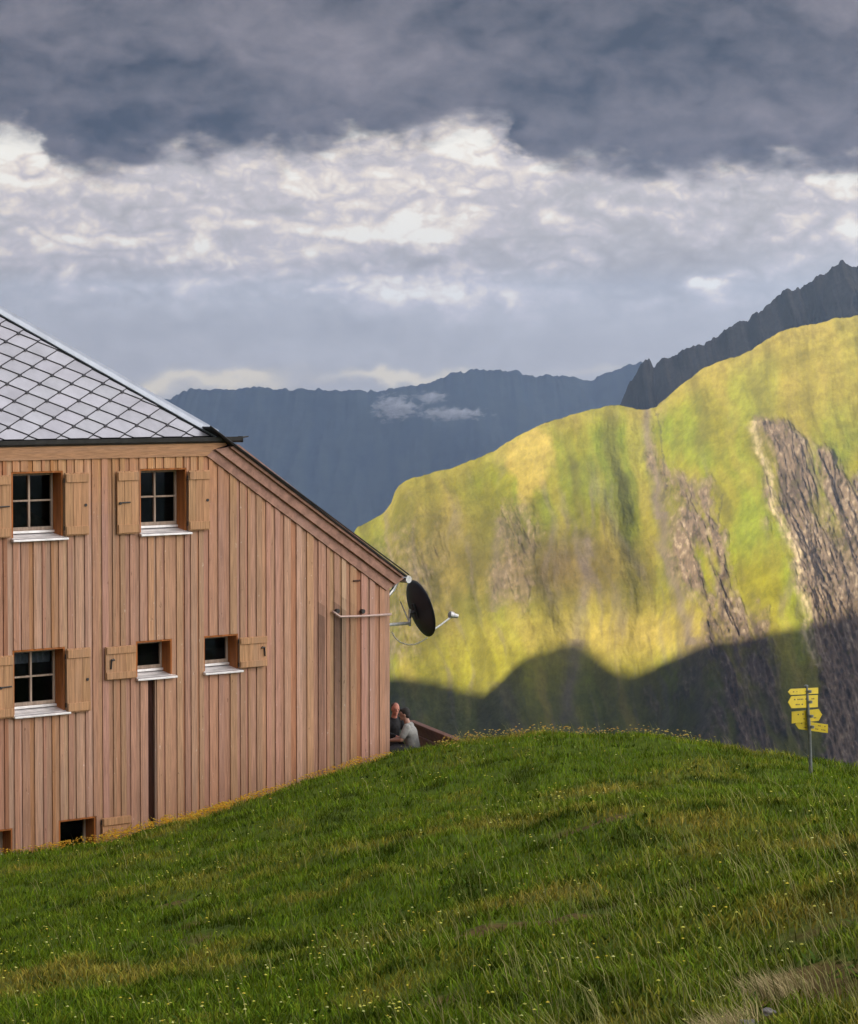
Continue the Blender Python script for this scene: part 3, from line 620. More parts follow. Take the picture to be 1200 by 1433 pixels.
# --- shutters, open against the wall
def shutter(xa, xb, ya, yb, handle='hole', hx=.85, hz=.5, small=False, hangs=1):
    x0, zt = F(xa, ya, -.07); x1, zb = F(xb, yb, -.07); y0, y1 = -.082, -.052; m = MB(); n_ = 3 if not small else 3; wd = (x1 - x0) / n_; r_ = random.Random(int(xa * 7 + ya))
    for k3 in range(n_):
        g = r_.uniform(.93, 1.07); m.box(x0 + wd * k3 + .002, x0 + wd * (k3 + 1) - .002, y0 - .002 * (k3 % 2), y1, zb, zt, (g, g * r_.uniform(.97, 1.02), g))
    s_ = m.build('shutter', M['shutter'], hut, bevel=.003)
    h = zt - zb; bt = h * (.13 if not small else .2)
    for z0, z1 in ((zb + h * .02, zb + h * .02 + bt), (zt - h * .02 - bt, zt - h * .02)):
        b2 = MB(); b2.box(x0 + .012, x1 - .012, y0 - .028, y0 - .0025, z0, z1); b2.build('batten', M['shutter'], s_, bevel=.004)
    xh = x0 + (x1 - x0) * hx; zh = zb + h * hz; hb = MB()
    if handle == 'hole': hb.tube([(xh, y0 - .0022, zh), (xh, y0 - .016, zh)], .028, 12)
    elif handle == 'bar': hb.tube([(xh - .10, y0 - .02, zh), (xh + .12, y0 - .02, zh + .005)], .013, 8); hb.tube([(xh - .10, y0 - .001, zh - .01), (xh - .10, y0 - .03, zh - .01)], .026, 8)
    else:
        sgn = 1 if handle == 'hook' else -1; hb.tube([(xh - .03 * sgn, y0 - .018, zh + .09), (xh + .02 * sgn, y0 - .02, zh + .06), (xh + .03 * sgn, y0 - .02, zh - .09)], .014, 8); hb.tube([(xh - .05 * sgn, y0 - .018, zh + .07), (xh + .03 * sgn, y0 - .02, zh + .075)], .016, 8)
    hb.build('handle', M['black_metal'], s_)
    xe = x0 if hangs < 0 else x1
    for zz in (zt - h * .12, zb + h * .12): hg = MB(); hg.tube([(xe, y1 - .002, zz - .04), (xe, y1 - .002, zz + .04)], .014, 8); hg.build('hinge', M['black_metal'], s_)
shutter(-24, 15, 666, 752.5, 'bar', .72, .5, hangs=1); shutter(90.5, 124, 662, 748.5, 'hole', .86, .48, hangs=-1)
shutter(163.5, 194, 659.5, 746.5, 'bar', .32, .5, hangs=1); shutter(263.5, 293.2, 658.5, 741.5, 'hole', .88, .5, hangs=-1)
shutter(-24, 19, 920, 1004, 'bar', .72, .5, hangs=1); shutter(92.8, 126.5, 908, 994.5, 'hole', .86, .5, hangs=-1)
shutter(147.3, 190, 905.5, 948.5, 'hook2', .2, .48, True, hangs=1); shutter(334.8, 373.3, 892.5, 932, 'hook', .85, .5, True, hangs=-1)
shutter(143, 183, 1145, 1188, 'hole', .85, .4, True, hangs=-1)

# --- beam under the eave and rake boards
ye0 = -.40
b0 = F(0, 627, -.06)[1]
bm_ = MB(); xj = B1[0]; bw = .26
_e1, _e2 = F(300.5, 628.7, -.045), F(318, 623, -.045); bm_.prism([(XL, -.045, beam_bot), (xj, -.045, beam_bot), (_e1[0], -.045, _e1[1]), (_e2[0], -.045, _e2[1]), (_e2[0] - .05, -.045, beam_bot + bw), (XL, -.045, beam_bot + bw)], (0, .04, 0)); bm_.build('eave_beam', M['beam'], hut, bevel=.006)
def strip(name, pa, pb, pc, pd, y, th, mat):
    """board between lower edge pa-pb and upper edge pd-pc, measured at plane y"""
    P = [F(*q_, y) for q_ in (pa, pb, pc, pd)]; m = MB(); m.prism([(a_, y, z_) for a_, z_ in P], (0, th, 0)); return m.build(name, mat, hut, bevel=.005)
strip('rake_board', (289.5, 638), (541, 826.5), (555, 817), (301, 628), -.05, .045, M['trim'])
strip('rake_board', (301.5, 629), (554, 818), (565, 809.5), (322, 625.5), -.11, .09, M['trim'])
strip('rake_board', (322, 626), (563, 808), (569, 805), (334, 622), -.165, .14, M['trim'])
# soffit boards closing the stepped verge, then the roof plates
zr = lambda x: roof_z(x)
rf = MB(); xe_ = V2[0]
xt = F(296, 600, -.2)[0]
rf.prism([(xt, -.20, zr(xt)), (xe_, -.20, zr(xe_)), (xe_, -.20, zr(xe_) - .035), (xt, -.20, zr(xt) - .035)], (0, DEP + .6, 0))
# hip plane from the eave line and the measured hip
o_, d_ = rloc(0, 438); nn = np.array((slope, 0, 1)); kx = (np.dot(nn, (V1[0], 0, V1[1])) - np.dot(nn, o_)) / np.dot(nn, d_); H1 = o_ + d_ * kx
o_, d_ = rloc(302, 610); kx = (np.dot(nn, (V1[0], 0, V1[1])) - np.dot(nn, o_)) / np.dot(nn, d_); H0 = o_ + d_ * kx
print('H0', H0, 'H1', H1, 'slope', slope, 'bs', bs, 'beam', beam_bot, 'V1', V1)
hd = (H1 - H0) / (H1 - H0)[0]                                                 # per metre of x
XM = -10.4; AP = H0 + hd * (XM - H0[0]); HL = np.array((2 * XM - H0[0], H0[1], H0[2]))
hipv = AP - np.array((XM, H0[1], H0[2])); hipv = hipv / np.linalg.norm(hipv); hn = np.cross((1, 0, 0), hipv)
if hn[1] > 0: hn = -hn
rf2 = MB(); rf2.add([H0, HL, AP, AP + np.array((0, DEP, 0)), H0 + np.array((0, .3, 0)), HL + np.array((0, .3, 0))], [(0, 1, 2)])
# left and right slopes up to the ridge (behind the hip)
rf2.prism([tuple(H0), tuple(AP), (XM, DEP + .4, AP[2]), (H0[0], DEP + .4, zr(H0[0]))], (0, 0, -.06))
rf2.prism([tuple(HL), tuple(AP), (XM, DEP + .4, AP[2]), (HL[0], DEP + .4, HL[2])], (0, 0, -.06))
rf2.prism([tuple(HL), (HL[0], DEP + .4, HL[2]), (2 * XM - xe_, DEP + .4, zr(xe_)), (2 * XM - xe_, -.2, zr(xe_))], (0, 0, -.06))
roof_o = rf.build('roof', M['under'], hut)
ob = rf2.build('roof_deck', M['under'], roof_o)
eg = MB(); eg.tube([(xt - .05, -.225, zr(xt) + .012), (xe_ + .03, -.225, zr(xe_) + .012)], .014, 6); eg.build('verge_trim', M['black_metal'], roof_o)
# shingles
def clip(poly, nrm_, off):
    out = []
    for i_ in range(len(poly)):
        a_, b_2 = poly[i_], poly[(i_ + 1) % len(poly)]; da, db = a_[0] * nrm_[0] + a_[1] * nrm_[1] - off, b_2[0] * nrm_[0] + b_2[1] * nrm_[1] - off
        if da <= 0: out.append(a_)
        if da * db < 0: t_ = da / (da - db); out.append((a_[0] + (b_2[0] - a_[0]) * t_, a_[1] + (b_2[1] - a_[1]) * t_))
    return out
def p3(s_, h_, lift): return H0 + np.array((1, 0, 0)) * s_ + hipv * h_ + hn * lift
hl = np.dot(H1 - H0, hipv); hx_ = (H1 - H0)[0]; hipn = np.array((hl, -hx_)); hipn /= np.linalg.norm(hipn)
tl = MB(); RW, RH = .69, .190; rt = random.Random(3)
ph = .36
for row in range(-1, 60):
    for cidx in range(-34, 6):
        cx = cidx * RW + (row % 2) * RW / 2 + ph; cy = row * RH + .06; gx_, gy_ = .015, .011
        P = [(cx - RW / 2 + gx_, cy), (cx, cy - RH + gy_), (cx + RW / 2 - gx_, cy), (cx, cy + RH - gy_)]
        Pc = clip(clip(P, (0, -1), .02), tuple(hipn), -.13)
        Pc = clip(Pc, (-1, 0), 2 * (H0[0] - XM) + 1) if len(Pc) > 2 else Pc
        if len(Pc) < 3: continue
        top = [p3(a_, b_2, .030 - .018 * (b_2 - cy) / RH + rt.uniform(-.001, .001)) for a_, b_2 in Pc]; g = rt.uniform(.90, 1.08); tl.prism(top, tuple(-hn * .010), (g, g * rt.uniform(.98, 1.0), g))
        hkp = clip(clip([(cx, cy - RH + .075)], (0, -1), -.02), tuple(hipn), -.2) if False else None
        if cy - RH > .06 and cx * hipn[0] + (cy - RH) * hipn[1] < -.22:
            q0 = p3(cx - .045, cy - RH + .004, .040); q1 = p3(cx + .045, cy - RH + .004, .040); q2 = p3(cx + .015, cy - RH + .04, .044); q3 = p3(cx - .015, cy - RH + .04, .044); q4 = p3(cx - .02, cy - RH - .03, .036); q5 = p3(cx + .02, cy - RH - .03, .036)
            tl.prism([q4, q5, q1, q2, q3, q0], tuple(-hn * .012), (.06, .06, .07))
tl.build('shingles', M['tile'], roof_o)
fb = MB(); A_ = H0; B_ = AP; hdir = (B_ - A_) / np.linalg.norm(B_ - A_); inn = np.cross(hdir, hn); inn = inn if inn[0] < 0 else -inn
fb.prism([A_ + hn * .05 + inn * .085, A_ + hn * .09, A_ + hn * .09 - inn * .08, A_ - inn * .08 + hn * -.02, A_ + inn * .085 + hn * .02], tuple(B_ - A_)); fb.build('hip_flashing', M['flash'], roof_o, bevel=.01)
# gutter along the short eave
ge = F(341, 614.5, H0[1] - .1)[0] + .05; gz0 = H0[2] - .02; gy0 = H0[1] - .02; gt = MB(); prof = [(gy0, gz0), (gy0 - .015, gz0 - .07), (gy0 - .05, gz0 - .105), (gy0 - .10, gz0 - .105), (gy0 - .13, gz0 - .07), (gy0 - .14, gz0 + .005), (gy0 - .128, gz0 + .005), (gy0 - .115, gz0 - .06), (gy0 - .09, gz0 - .09), (gy0 - .055, gz0 - .09), (gy0 - .03, gz0 - .065), (gy0 - .012, gz0)]
gt.prism([(XL, a_, b_2) for a_, b_2 in prof], (ge - .12 - XL, 0, 0)); gt.prism([(ge - .119, gy0 - .14, gz0 - .105), (ge - .119, gy0, gz0 - .105), (ge - .119, gy0, gz0 + .01), (ge - .119, gy0 - .14, gz0 + .01)], (.01, 0, 0))
gt.prism([(ge - .12, gy0 - .13, gz0 - .03), (ge - .12, gy0 - .13, gz0 + .003), (ge + .03, gy0 - .13, gz0 + .012), (ge + .02, gy0 - .13, gz0 - .01)], (0, .1, 0)); gt.build('gutter', M['black_metal'], hut)
sf = MB(); sf.prism([(XL, gy0 + .002, gz0 - .03), (XL, -.002, gz0 - .03), (XL, -.002, beam_bot + bw + .004), (XL, gy0 + .002, gz0 - .14)], (xj + .3 - XL, 0, 0)); sf.build('soffit', M['dark_wood'], hut)
# gutter end at the low corner
ed = MB(); xg, zg = F(560, 812, .02); ed.tube([(xg + .1, -.12, zg + .02), (xg + .1, 3.2, zg + .02)], .075, 10); ed.tube([(xg + .1, .2, zg), (xg - .02, .22, zg - .2), (xg - .26, .24, zg - .42)], .04, 8); ed.build('rain_pipe', M['galv'], hut)

# --- satellite dish on its wall bracket
DY = 57.2
dish_c = at(589, 851, DY); sdish = empty('satellite_dish', at(547, 875, 56.6)); tag(sdish, 'dark round satellite dish seen from behind, mounted on the hut corner', 'satellite dish'); off = np.array(sdish.location)
nd = np.array((.86, .42, .27)); nd /= np.linalg.norm(nd); upd = np.array((-.26, 0, 1.0)); upd = upd - nd * np.dot(upd, nd); upd /= np.linalg.norm(upd); sd_ = np.cross(nd, upd)
Rr = .575; V_ = []; Fq = []; rings, sg = 8, 40
for i_ in range(rings + 1):
    r_ = Rr * i_ / rings
    for j_ in range(sg):
        a_ = 2 * math.pi * j_ / sg; V_.append(dish_c - off + upd * r_ * math.cos(a_) * 1.03 + sd_ * r_ * math.sin(a_) - nd * (.12 * (1 - (r_ / Rr) ** 2)))
for i_ in range(rings):
    for j_ in range(sg): Fq.append((i_ * sg + j_, (i_ + 1) * sg + j_, (i_ + 1) * sg + (j_ + 1) % sg, i_ * sg + (j_ + 1) % sg))
dm = MB(); dm.add(V_, Fq); ds = dm.build('reflector', M['dish'], sdish, smooth=True); md = ds.modifiers.new('thick', 'SOLIDIFY'); md.thickness = .012
loc = lambda px, py, Y: np.array(at(px, py, Y)) - off
ar = MB(); foot = dish_c - off - upd * .52 + nd * .02; feed = loc(634, 861, DY + .35)
ar.tube([foot, foot + (feed - foot) * .5 + np.array((0, 0, -.01)), feed], .020, 8); ar.build('feed_arm', M['galv'], sdish)
fh = MB(); dr = (dish_c - off - feed); dr = dr / np.linalg.norm(dr); fh.tube([feed - dr * .10, feed - dr * .02, feed + dr * .02, feed + dr * .09], [.045, .05, .07, .072], 12); fh.tube([feed + dr * .093, feed + dr * .10], [.066, .04], 12); fh.build('feed_horn', M['galv'], sdish, smooth=False)
br = MB(); bc = dish_c - off - nd * .14 - upd * .02; br.tube([bc - upd * .16, bc + upd * .16], .05, 8); br.tube([bc, bc - nd * .10], .04, 8); pj = loc(573, 872, DY - .1); br.tube([bc - nd * .10, pj + np.array((0, 0, .10))], .03, 8); br.build('bracket', M['black_metal'], sdish)
pm = MB(); pm.tube([loc(540, 874.5, 56.35), pj], .035, 10); pm.tube([pj + np.array((0, 0, -.06)), pj + np.array((0, 0, .28))], .028, 10); pm.tube([loc(560, 842, 57.4), loc(566, 856, 57.3), pj], .012, 6); pm.build('mounting_arm', M['galv'], sdish)
cb = MB(); pts = [loc(a_, b_2, 56.9) for a_, b_2 in ((548, 884), (552, 892), (560, 899), (572, 902.5), (583, 901), (592, 896), (598, 892))]; cb.tube(pts, .013, 6); cb.build('cable', M['cable'], sdish)
rod = MB(); x0, z0 = F(468, 856, -.1); x1, z1 = F(547, 859.5, -.1); xm_, zm_ = F(475, 863, -.1); x2, z2 = F(508, 862, -.1)
rod.tube([(x0, -.04, z0), (x0, -.10, z0 - .02), (xm_, -.11, zm_), (x2, -.11, z2), (x1, -.10, z1)], .024, 8); rd = rod.build('wall_rod', M['pink_pipe'], hut, smooth=True)
for xx, zz in (F(471.5, 855, -.05), F(507, 855.5, -.05)): cl = MB(); cl.tube([(xx, -.02, zz), (xx, -.085, zz)], .045, 10); cl.build('clamp', M['black_metal'], rd)
kn = MB(); xk, zk = F(497, 814, 0); kn.tube([(xk - .08, -.03, zk + .02), (xk + .08, -.04, zk + .02)], .018, 8); kn.build('vent_hook', M['dark_wood'], hut)

# ------------------------------------------------------------------ plank wall of the terrace behind the hut corner
pwall = empty('plank_wall', (0, 0, 0)); tag(pwall, 'low brown plank wall sloping into the grass beside the seated men', 'wall')
A0 = at(577, 1010, 59.8); A1 = at(645, 1037.5, 54.0); A0 = np.array(A0); A1 = np.array(A1)
for i_ in range(4):
    m = MB(); d_ = (A1 - A0); s_ = np.cross(d_ / np.linalg.norm(d_), (0, 0, 1)) * .06; h = .19; a_, b_2 = A0 - np.array((0, 0, .02 + i_ * .205)), A1 - np.array((0, 0, .02 + i_ * .205)); g = (.85, 1.1, .9, 1.0)[i_]
    m.prism([a_, b_2, b_2 - (0, 0, h), a_ - (0, 0, h)], tuple(s_), (g, g, g)); m.build('plank', M['dark_wood2'], pwall, bevel=.006)
m = MB(); a_ = A0 + np.array((0, 0, .035)); b_2 = A1 + np.array((0, 0, .035)); m.prism([a_ - s_ * .7, b_2 - s_ * .7, b_2 + s_ * 1.7, a_ + s_ * 1.7], (0, 0, -.05)); m.build('cap_board', M['dark_wood2'], pwall, bevel=.006)

# ------------------------------------------------------------------ hiking signpost
def signpost():
    root = empty('signpost', at(1137, 1092, 44.0)); off = np.array(root.location); tag(root, 'grey hiking signpost with yellow arrow signs on the grassy crest', 'signpost')
    top = np.array(at(1127.5, 960, 44.0)) - off; m = MB(); m.tube([(0, 0, -.8), top * .5, top], .028, 12); m.tube([top, top + np.array((0, 0, .02))], [.04, .02], 12); m.build('pole', M['post'], root)
    rows = [  # vertical centre px y, x left, x right, height px, point side, tilt slope, yaw into depth
        (967.0, 1102.5, 1144.5, 8.5, -1, -.05, .5), (981.5, 1102.5, 1144.0, 17, -1, -.045, .4), (1001.5, 1107.5, 1150, 16.5, 1, -.10, .15), (1016.5, 1112.5, 1158, 12, -1, .14, .10)]
    for (py, xl, xr, hp, side, sl, dep) in rows:
        xc = 1130.0 + (py - 960) * .08; k_ = 44.0 / 4000.0; yl_, yr_ = dep, -dep
        def P(x_, y_):  # a point on this sign's own slanting plane
            f = (x_ - xc) / 21.0; return np.array(at(x_, y_ + sl * (x_ - xc), 44.0 + .06 + f * dep)) - off
        h = hp / 2; tipw = min(6, hp * .5)
        if side < 0: poly = [(xl, py), (xl + tipw * .8, py - h), (xr, py - h), (xr, py + h), (xl + tipw * .8, py + h)]
        else: poly = [(xl, py - h), (xr - tipw * .8, py - h), (xr, py), (xr - tipw * .8, py + h), (xl, py + h)]
        pts = [P(*q_) for q_ in poly]; nrm_ = np.cross(pts[2] - pts[1], pts[3] - pts[2]); nrm_ /= np.linalg.norm(nrm_)
        if nrm_[1] < 0: nrm_ = -nrm_
        m = MB(); m.prism(pts, tuple(nrm_ * .012)); b_ = m.build('sign_board', M['sign'], root, bevel=.002)
        r_ = random.Random(int(py)); lines = 2 if hp > 10 else 1
        for li in range(lines):
            yy = py + (li - (lines - 1) / 2) * hp * .42
            for (s0, s1) in ((xl + tipw + 2, xc - 3.2), (xc + 3.2, xr - (tipw if side > 0 else 1) - 2)):
                x_ = s0
                while x_ < s1 - 1:
                    w_ = r_.uniform(.9, 2.0); hh = hp * .055 if hp > 10 else .7
                    if r_.random() < .5: 
                        q4 = [P(x_, yy - hh), P(min(x_ + w_, s1), yy - hh), P(min(x_ + w_, s1), yy + hh), P(x_, yy + hh)]; t_ = MB(); t_.prism([p_ - nrm_ * .002 for p_ in q4], tuple(nrm_ * .0012)); t_.build('lettering', M['ink'], b_)
                    x_ += w_ + .7
        cl = MB(); c_ = P(xc, py); cl.tube([c_ + np.array((0, -.06, -.02)), c_ + np.array((0, -.06, .02))], .044, 10); cl.build('clamp', M['post'], root)
signpost()

# ------------------------------------------------------------------ the two seated men and their benches
def limb(bm, pts, rad, seg=14):
    """capsule chain: spheres and cones, fused later by the voxel remesh"""
    for (p, r_) in zip(pts, rad): bmesh.ops.create_icosphere(bm, subdivisions=2, radius=r_, matrix=Matrix.Translation(p))
    for (a, b_, ra, rb_) in zip(pts[:-1], pts[1:], rad[:-1], rad[1:]):
        a, b_ = Vector(a), Vector(b_); d_ = b_ - a
        if d_.length < 1e-4: continue
        m = Matrix.Translation((a + b_) / 2) @ d_.to_track_quat('Z', 'Y').to_matrix().to_4x4(); bmesh.ops.create_cone(bm, cap_ends=True, segments=seg, radius1=ra, radius2=rb_, depth=d_.length, matrix=m)
def ell(bm, c, s_, rot=None):
    m = Matrix.Translation(c) @ (rot or Matrix.Identity(4)) @ Matrix.Diagonal((*s_, 1)); bmesh.ops.create_icosphere(bm, subdivisions=3, radius=1.0, matrix=m)
def fuse(name, bm, mat, parent, vox, smooth_it=3):
    me = bpy.data.meshes.new(name); bm.to_mesh(me); bm.free(); o_ = bpy.data.objects.new(name, me); COL.objects.link(o_)
    md = o_.modifiers.new('fuse', 'REMESH'); md.mode = 'VOXEL'; md.voxel_size = vox; md.use_smooth_shade = True
    if smooth_it: m2 = o_.modifiers.new('soft', 'SMOOTH'); m2.factor = .5; m2.iterations = smooth_it
    dg = bpy.context.evaluated_depsgraph_get(); ev = o_.evaluated_get(dg); me2 = bpy.data.meshes.new_from_object(ev); o_.modifiers.clear(); o_.data = me2; me2.name = name; me2.materials.clear(); me2.materials.append(mat)
    for p in me2.polygons: p.use_smooth = True
    if parent is not None: o_.parent = parent
    return o_
def seated(loc, face, label, skin, shirt, trousers, hairc, lean=.16, head_yaw=0.0, short=True, bald=False):
    root = empty('person', loc, face); tag(root, label, 'person')
    ms = noisy('skin', skin, .12, 12, .55); mt = noisy('shirt_cloth', shirt, .18, 18, .85); mp = noisy('trouser_cloth', trousers, .2, 18, .85); mh = noisy('hair', hairc, .35, 60, .7); mk = noisy('shoe_leather', (.05, .045, .04), .2, 12, .6)
    L_ = lean; pel = (0, 0, .53); bel = (.3 * L_, 0, .68); ch = (.75 * L_, 0, .88); nb = (1.15 * L_, 0, 1.04); hc = Vector((1.75 * L_, 0, 1.23)); R = Matrix.Translation(hc) @ Matrix.Rotation(head_yaw, 4, 'Z') @ Matrix.Rotation(.12, 4, 'Y')
    H = lambda x, y, z: tuple(R @ Vector((x, y, z)))
    arms = {}
    for sd_ in (1, -1): arms[sd_] = [(1.0 * L_, .17 * sd_, .99), (1.0 * L_ + .10, .235 * sd_, .74), (1.0 * L_ + .33, .12 * sd_, .71)]
    legs = {sd_: [(.02, .09 * sd_, .52), (.44, .14 * sd_, .52), (.46, .14 * sd_, .12)] for sd_ in (1, -1)}
    bm = bmesh.new(); limb(bm, [pel, bel, ch], [.125, .12, .13]); ell(bm, ch, (.105, .165, .15)); limb(bm, [nb, H(-.01, 0, -.07)], [.062, .056])
    ell(bm, H(0, 0, .015), (.098, .077, .115)); ell(bm, H(.035, 0, -.055), (.062, .056, .06)); ell(bm, H(.05, 0, .03), (.05, .06, .05))      # skull, jaw, brow
    limb(bm, [H(.092, 0, .02), H(.116, 0, -.022)], [.010, .017]); ell(bm, H(.093, 0, -.062), (.012, .025, .012)); ell(bm, H(.08, 0, -.098), (.02, .024, .018))
    for sd_ in (1, -1):
        ell(bm, H(-.005, .078 * sd_, -.01), (.022, .010, .034))
        a = arms[sd_]; limb(bm, a, [.056, .044, .029]); w_ = Vector(a[2]); d_ = (w_ - Vector(a[1])).normalized(); side = Vector((0, 0, 1)).cross(d_) * sd_
        palm = w_ + d_ * .05; ell(bm, palm, (.052, .040, .017), d_.to_track_quat('X', 'Z').to_matrix().to_4x4())
        for fi, (off_, ln) in enumerate(((-.030, .066), (-.010, .076), (.010, .072), (.028, .056))):
            p0 = palm + d_ * .038 + side * off_; p1 = p0 + d_ * ln * .45 + Vector((0, 0, -.006)); p2 = p1 + d_ * ln * .25 + Vector((0, 0, -.020)); p3_ = p2 + Vector((0, 0, -.022)); limb(bm, [p0, p1, p2, p3_], [.0095, .009, .0085, .0075], 8)
        t0 = palm - side * .028 - d_ * .012; limb(bm, [t0, t0 - side * .024 + d_ * .025, t0 - side * .026 + d_ * .052], [.012, .010, .009], 8)
        l = legs[sd_]; limb(bm, l, [.092, .062, .042]); limb(bm, [l[2], (l[2][0] + .02, l[2][1], .05), (l[2][0] + .17, l[2][1], .035)], [.042, .042, .034])
    body = fuse('body', bm, ms, root, .0085)
    bm = bmesh.new(); limb(bm, [pel, bel, ch, (1.02 * L_, 0, .985)], [.142, .143, .150, .10]); ell(bm, ch, (.128, .19, .16)); ell(bm, (.9 * L_, 0, .96), (.09, .19, .075)); ell(bm, (.02, 0, .54), (.15, .17, .10))
    for sd_ in (1, -1):
        a = [Vector(q_) for q_ in arms[sd_]]; e_ = a[0].lerp(a[1], .72) if short else a[1]; limb(bm, [a[0], e_] if short else [a[0], a[1], a[1].lerp(a[2], .93)], [.076, .068] if short else [.074, .06, .042])
    sh_ = fuse('t_shirt' if short else 'jacket', bm, mt, root, .012, 4)
    bm = bmesh.new(); limb(bm, [(0, .06, .50), (0, -.06, .50)], [.13, .13])
    for sd_ in (1, -1): limb(bm, legs[sd_], [.112, .082, .066])
    fuse('trousers', bm, mp, root, .012, 3)
    for sd_ in (1, -1):
        bm = bmesh.new(); l = legs[sd_]; limb(bm, [(l[2][0] - .03, l[2][1], .055), (l[2][0] + .06, l[2][1], .055), (l[2][0] + .19, l[2][1], .045)], [.052, .054, .042]); fuse('shoe', bm, mk, root, .012, 2)
    bm = bmesh.new()
    if not bald: ell(bm, H(-.022, 0, .035), (.100, .086, .108)); ell(bm, H(-.055, 0, -.02), (.062, .074, .075)); ell(bm, H(.03, 0, .088), (.06, .066, .045))
    else: ell(bm, H(-.050, 0, .0), (.064, .081, .075)); ell(bm, H(-.03, 0, .06), (.082, .078, .074))
    fuse('hair', bm, mh, root, .010, 2)
    for sd_ in (1, -1):
        bm = bmesh.new(); ell(bm, H(.090, .030 * sd_, .012), (.010, .013, .008)); me = bpy.data.meshes.new('eye'); bm.to_mesh(me); bm.free(); me.materials.append(mk); e_ = bpy.data.objects.new('eye', me); COL.objects.link(e_); e_.parent = root
    return root
def bench(loc, rz, label):
    root = empty('bench', loc, rz); tag(root, label, 'bench'); m = MB()
    for k3 in range(3): m.box(-.19 + .13 * k3, -.07 + .13 * k3, -.7, .7, .355, .395)
    m.build('seat', M['dark_wood2'], root, bevel=.005)
    for y_ in (-.5, .5): m = MB(); m.box(-.16, .16, y_ - .03, y_ + .03, -.25, .353); m.build('leg', M['dark_wood2'], root, bevel=.005)
PB = at(579, 1030, 56.9); PB[2] = at(566, 999, 56.9)[2] - 1.24
PA = at(547.5, 1030, 57.7); PA[2] = at(554, 990, 57.7)[2] - 1.24
seated(PB, math.radians(168), 'man in grey t-shirt with dark hair seated beside the hut corner', (.40, .22, .16), (.30, .30, .285), (.05, .05, .06), (.018, .014, .012), .11, .1)
seated(PA, math.radians(-62), 'man in black jacket with reddish face seated half behind the hut corner', (.50, .20, .14), (.012, .012, .014), (.02, .02, .025), (.05, .025, .018), .10, -.15, short=False, bald=True)
bench((PB[0], PB[1], PB[2]), math.radians(168), 'wooden bench under the man in the grey t-shirt'); bench((PA[0], PA[1], PA[2]), math.radians(-38), 'wooden bench under the man in the black jacket')

# ------------------------------------------------------------------ grass
def blades(n, x, y, hmin, hmax, wmin, wmax, lean, col, lean_dir=None, lift=0.0):
    """tapering bent blades as one array"""
    z = ground(x, y) - .015 + lift; h = RNG.uniform(hmin, hmax, n); w_ = RNG.uniform(wmin, wmax, n) / 2; a = RNG.uniform(0, 2 * math.pi, n); ld = RNG.uniform(0, 2 * math.pi, n) if lean_dir is None else lean_dir + RNG.normal(0, .5, n)
    ln = np.abs(RNG.normal(lean, lean * .45, n)) * h; sx, sy = np.cos(a) * w_, np.sin(a) * w_; lx, ly = np.cos(ld) * ln, np.sin(ld) * ln
    V = np.empty((n, 5, 3)); V[:, 0] = np.stack([x - sx, y - sy, z], -1); V[:, 1] = np.stack([x + sx, y + sy, z], -1)
    V[:, 2] = np.stack([x + sx * .8 + lx * .35, y + sy * .8 + ly * .35, z + h * .6], -1); V[:, 3] = np.stack([x - sx * .8 + lx * .35, y - sy * .8 + ly * .35, z + h * .6], -1); V[:, 4] = np.stack([x + lx, y + ly, z + h], -1)
    b = np.arange(n)[:, None] * 5; q4 = b + np.array([[0, 1, 2, 3]]); t3 = b + np.array([[3, 2, 4]])
    return V.reshape(-1, 3), q4, t3, np.repeat(col, 5, 0)
def hutside(x, y): return (x - O[0]) * N[0] + (y - O[1]) * N[1]
def scatter(n, y0=14.0, y1=60.0, margin=2.0, pw=1.0):
    y = y0 * (y1 / y0) ** (RNG.uniform(0, 1, n) ** pw); x = RNG.uniform(-1, 1, n) * (.158 * y + margin)
    ok = ~((hutside(x, y) > -.05) & ((x - O[0]) * U[0] + (y - O[1]) * U[1] < .05)) & ~((y > 56.2) & (x < 3.2) & (x > -1.5)); return x[ok], y[ok]
x, y = scatter(560000, margin=5.5); n = len(x)
n1_ = fbm(x * .25, y * .25, 1.0, 4); n2_ = fbm(x * 1.1, y * 1.1, 4.0, 4)
dry = np.clip(sstep(-.1, .8, n1_ + .4 * n2_) + RNG.normal(0, .15, n) + .22 * sstep(-1, 3, x) * sstep(45, 20, y), 0, 1)[:, None]; dk = (sstep(.0, .6, -n2_) * .62)[:, None]
c_ = np.array((.128, .205, .010)) * (1 - dry) + np.array((.30, .255, .040)) * dry; c_ = c_ * (1 - dk) * RNG.uniform(.6, 1.4, (n, 1)) * np.stack([RNG.uniform(.85, 1.2, n), np.ones(n), RNG.uniform(.7, 1.4, n)], -1)
bare = np.zeros(n)
for (cx, cy, sx, sy, a) in BARE: bare = np.maximum(bare, np.exp(-((x - cx) / sx) ** 2 - ((y - cy) / sy) ** 2) * a)
keep = RNG.uniform(0, 1, n) > sstep(.15, .6, bare) * .97; x, y, c_, n2k = x[keep], y[keep], c_[keep], n2_[keep]; n = len(x)
V, q4, t3, cc = blades(n, x, y, .04, .135, .009, .018, .55, c_); V[:, 2] = V[:, 2]
o = fast_mesh('grass', V, q4, M['grass'], cc, False, t3); tag(o, kind='stuff')
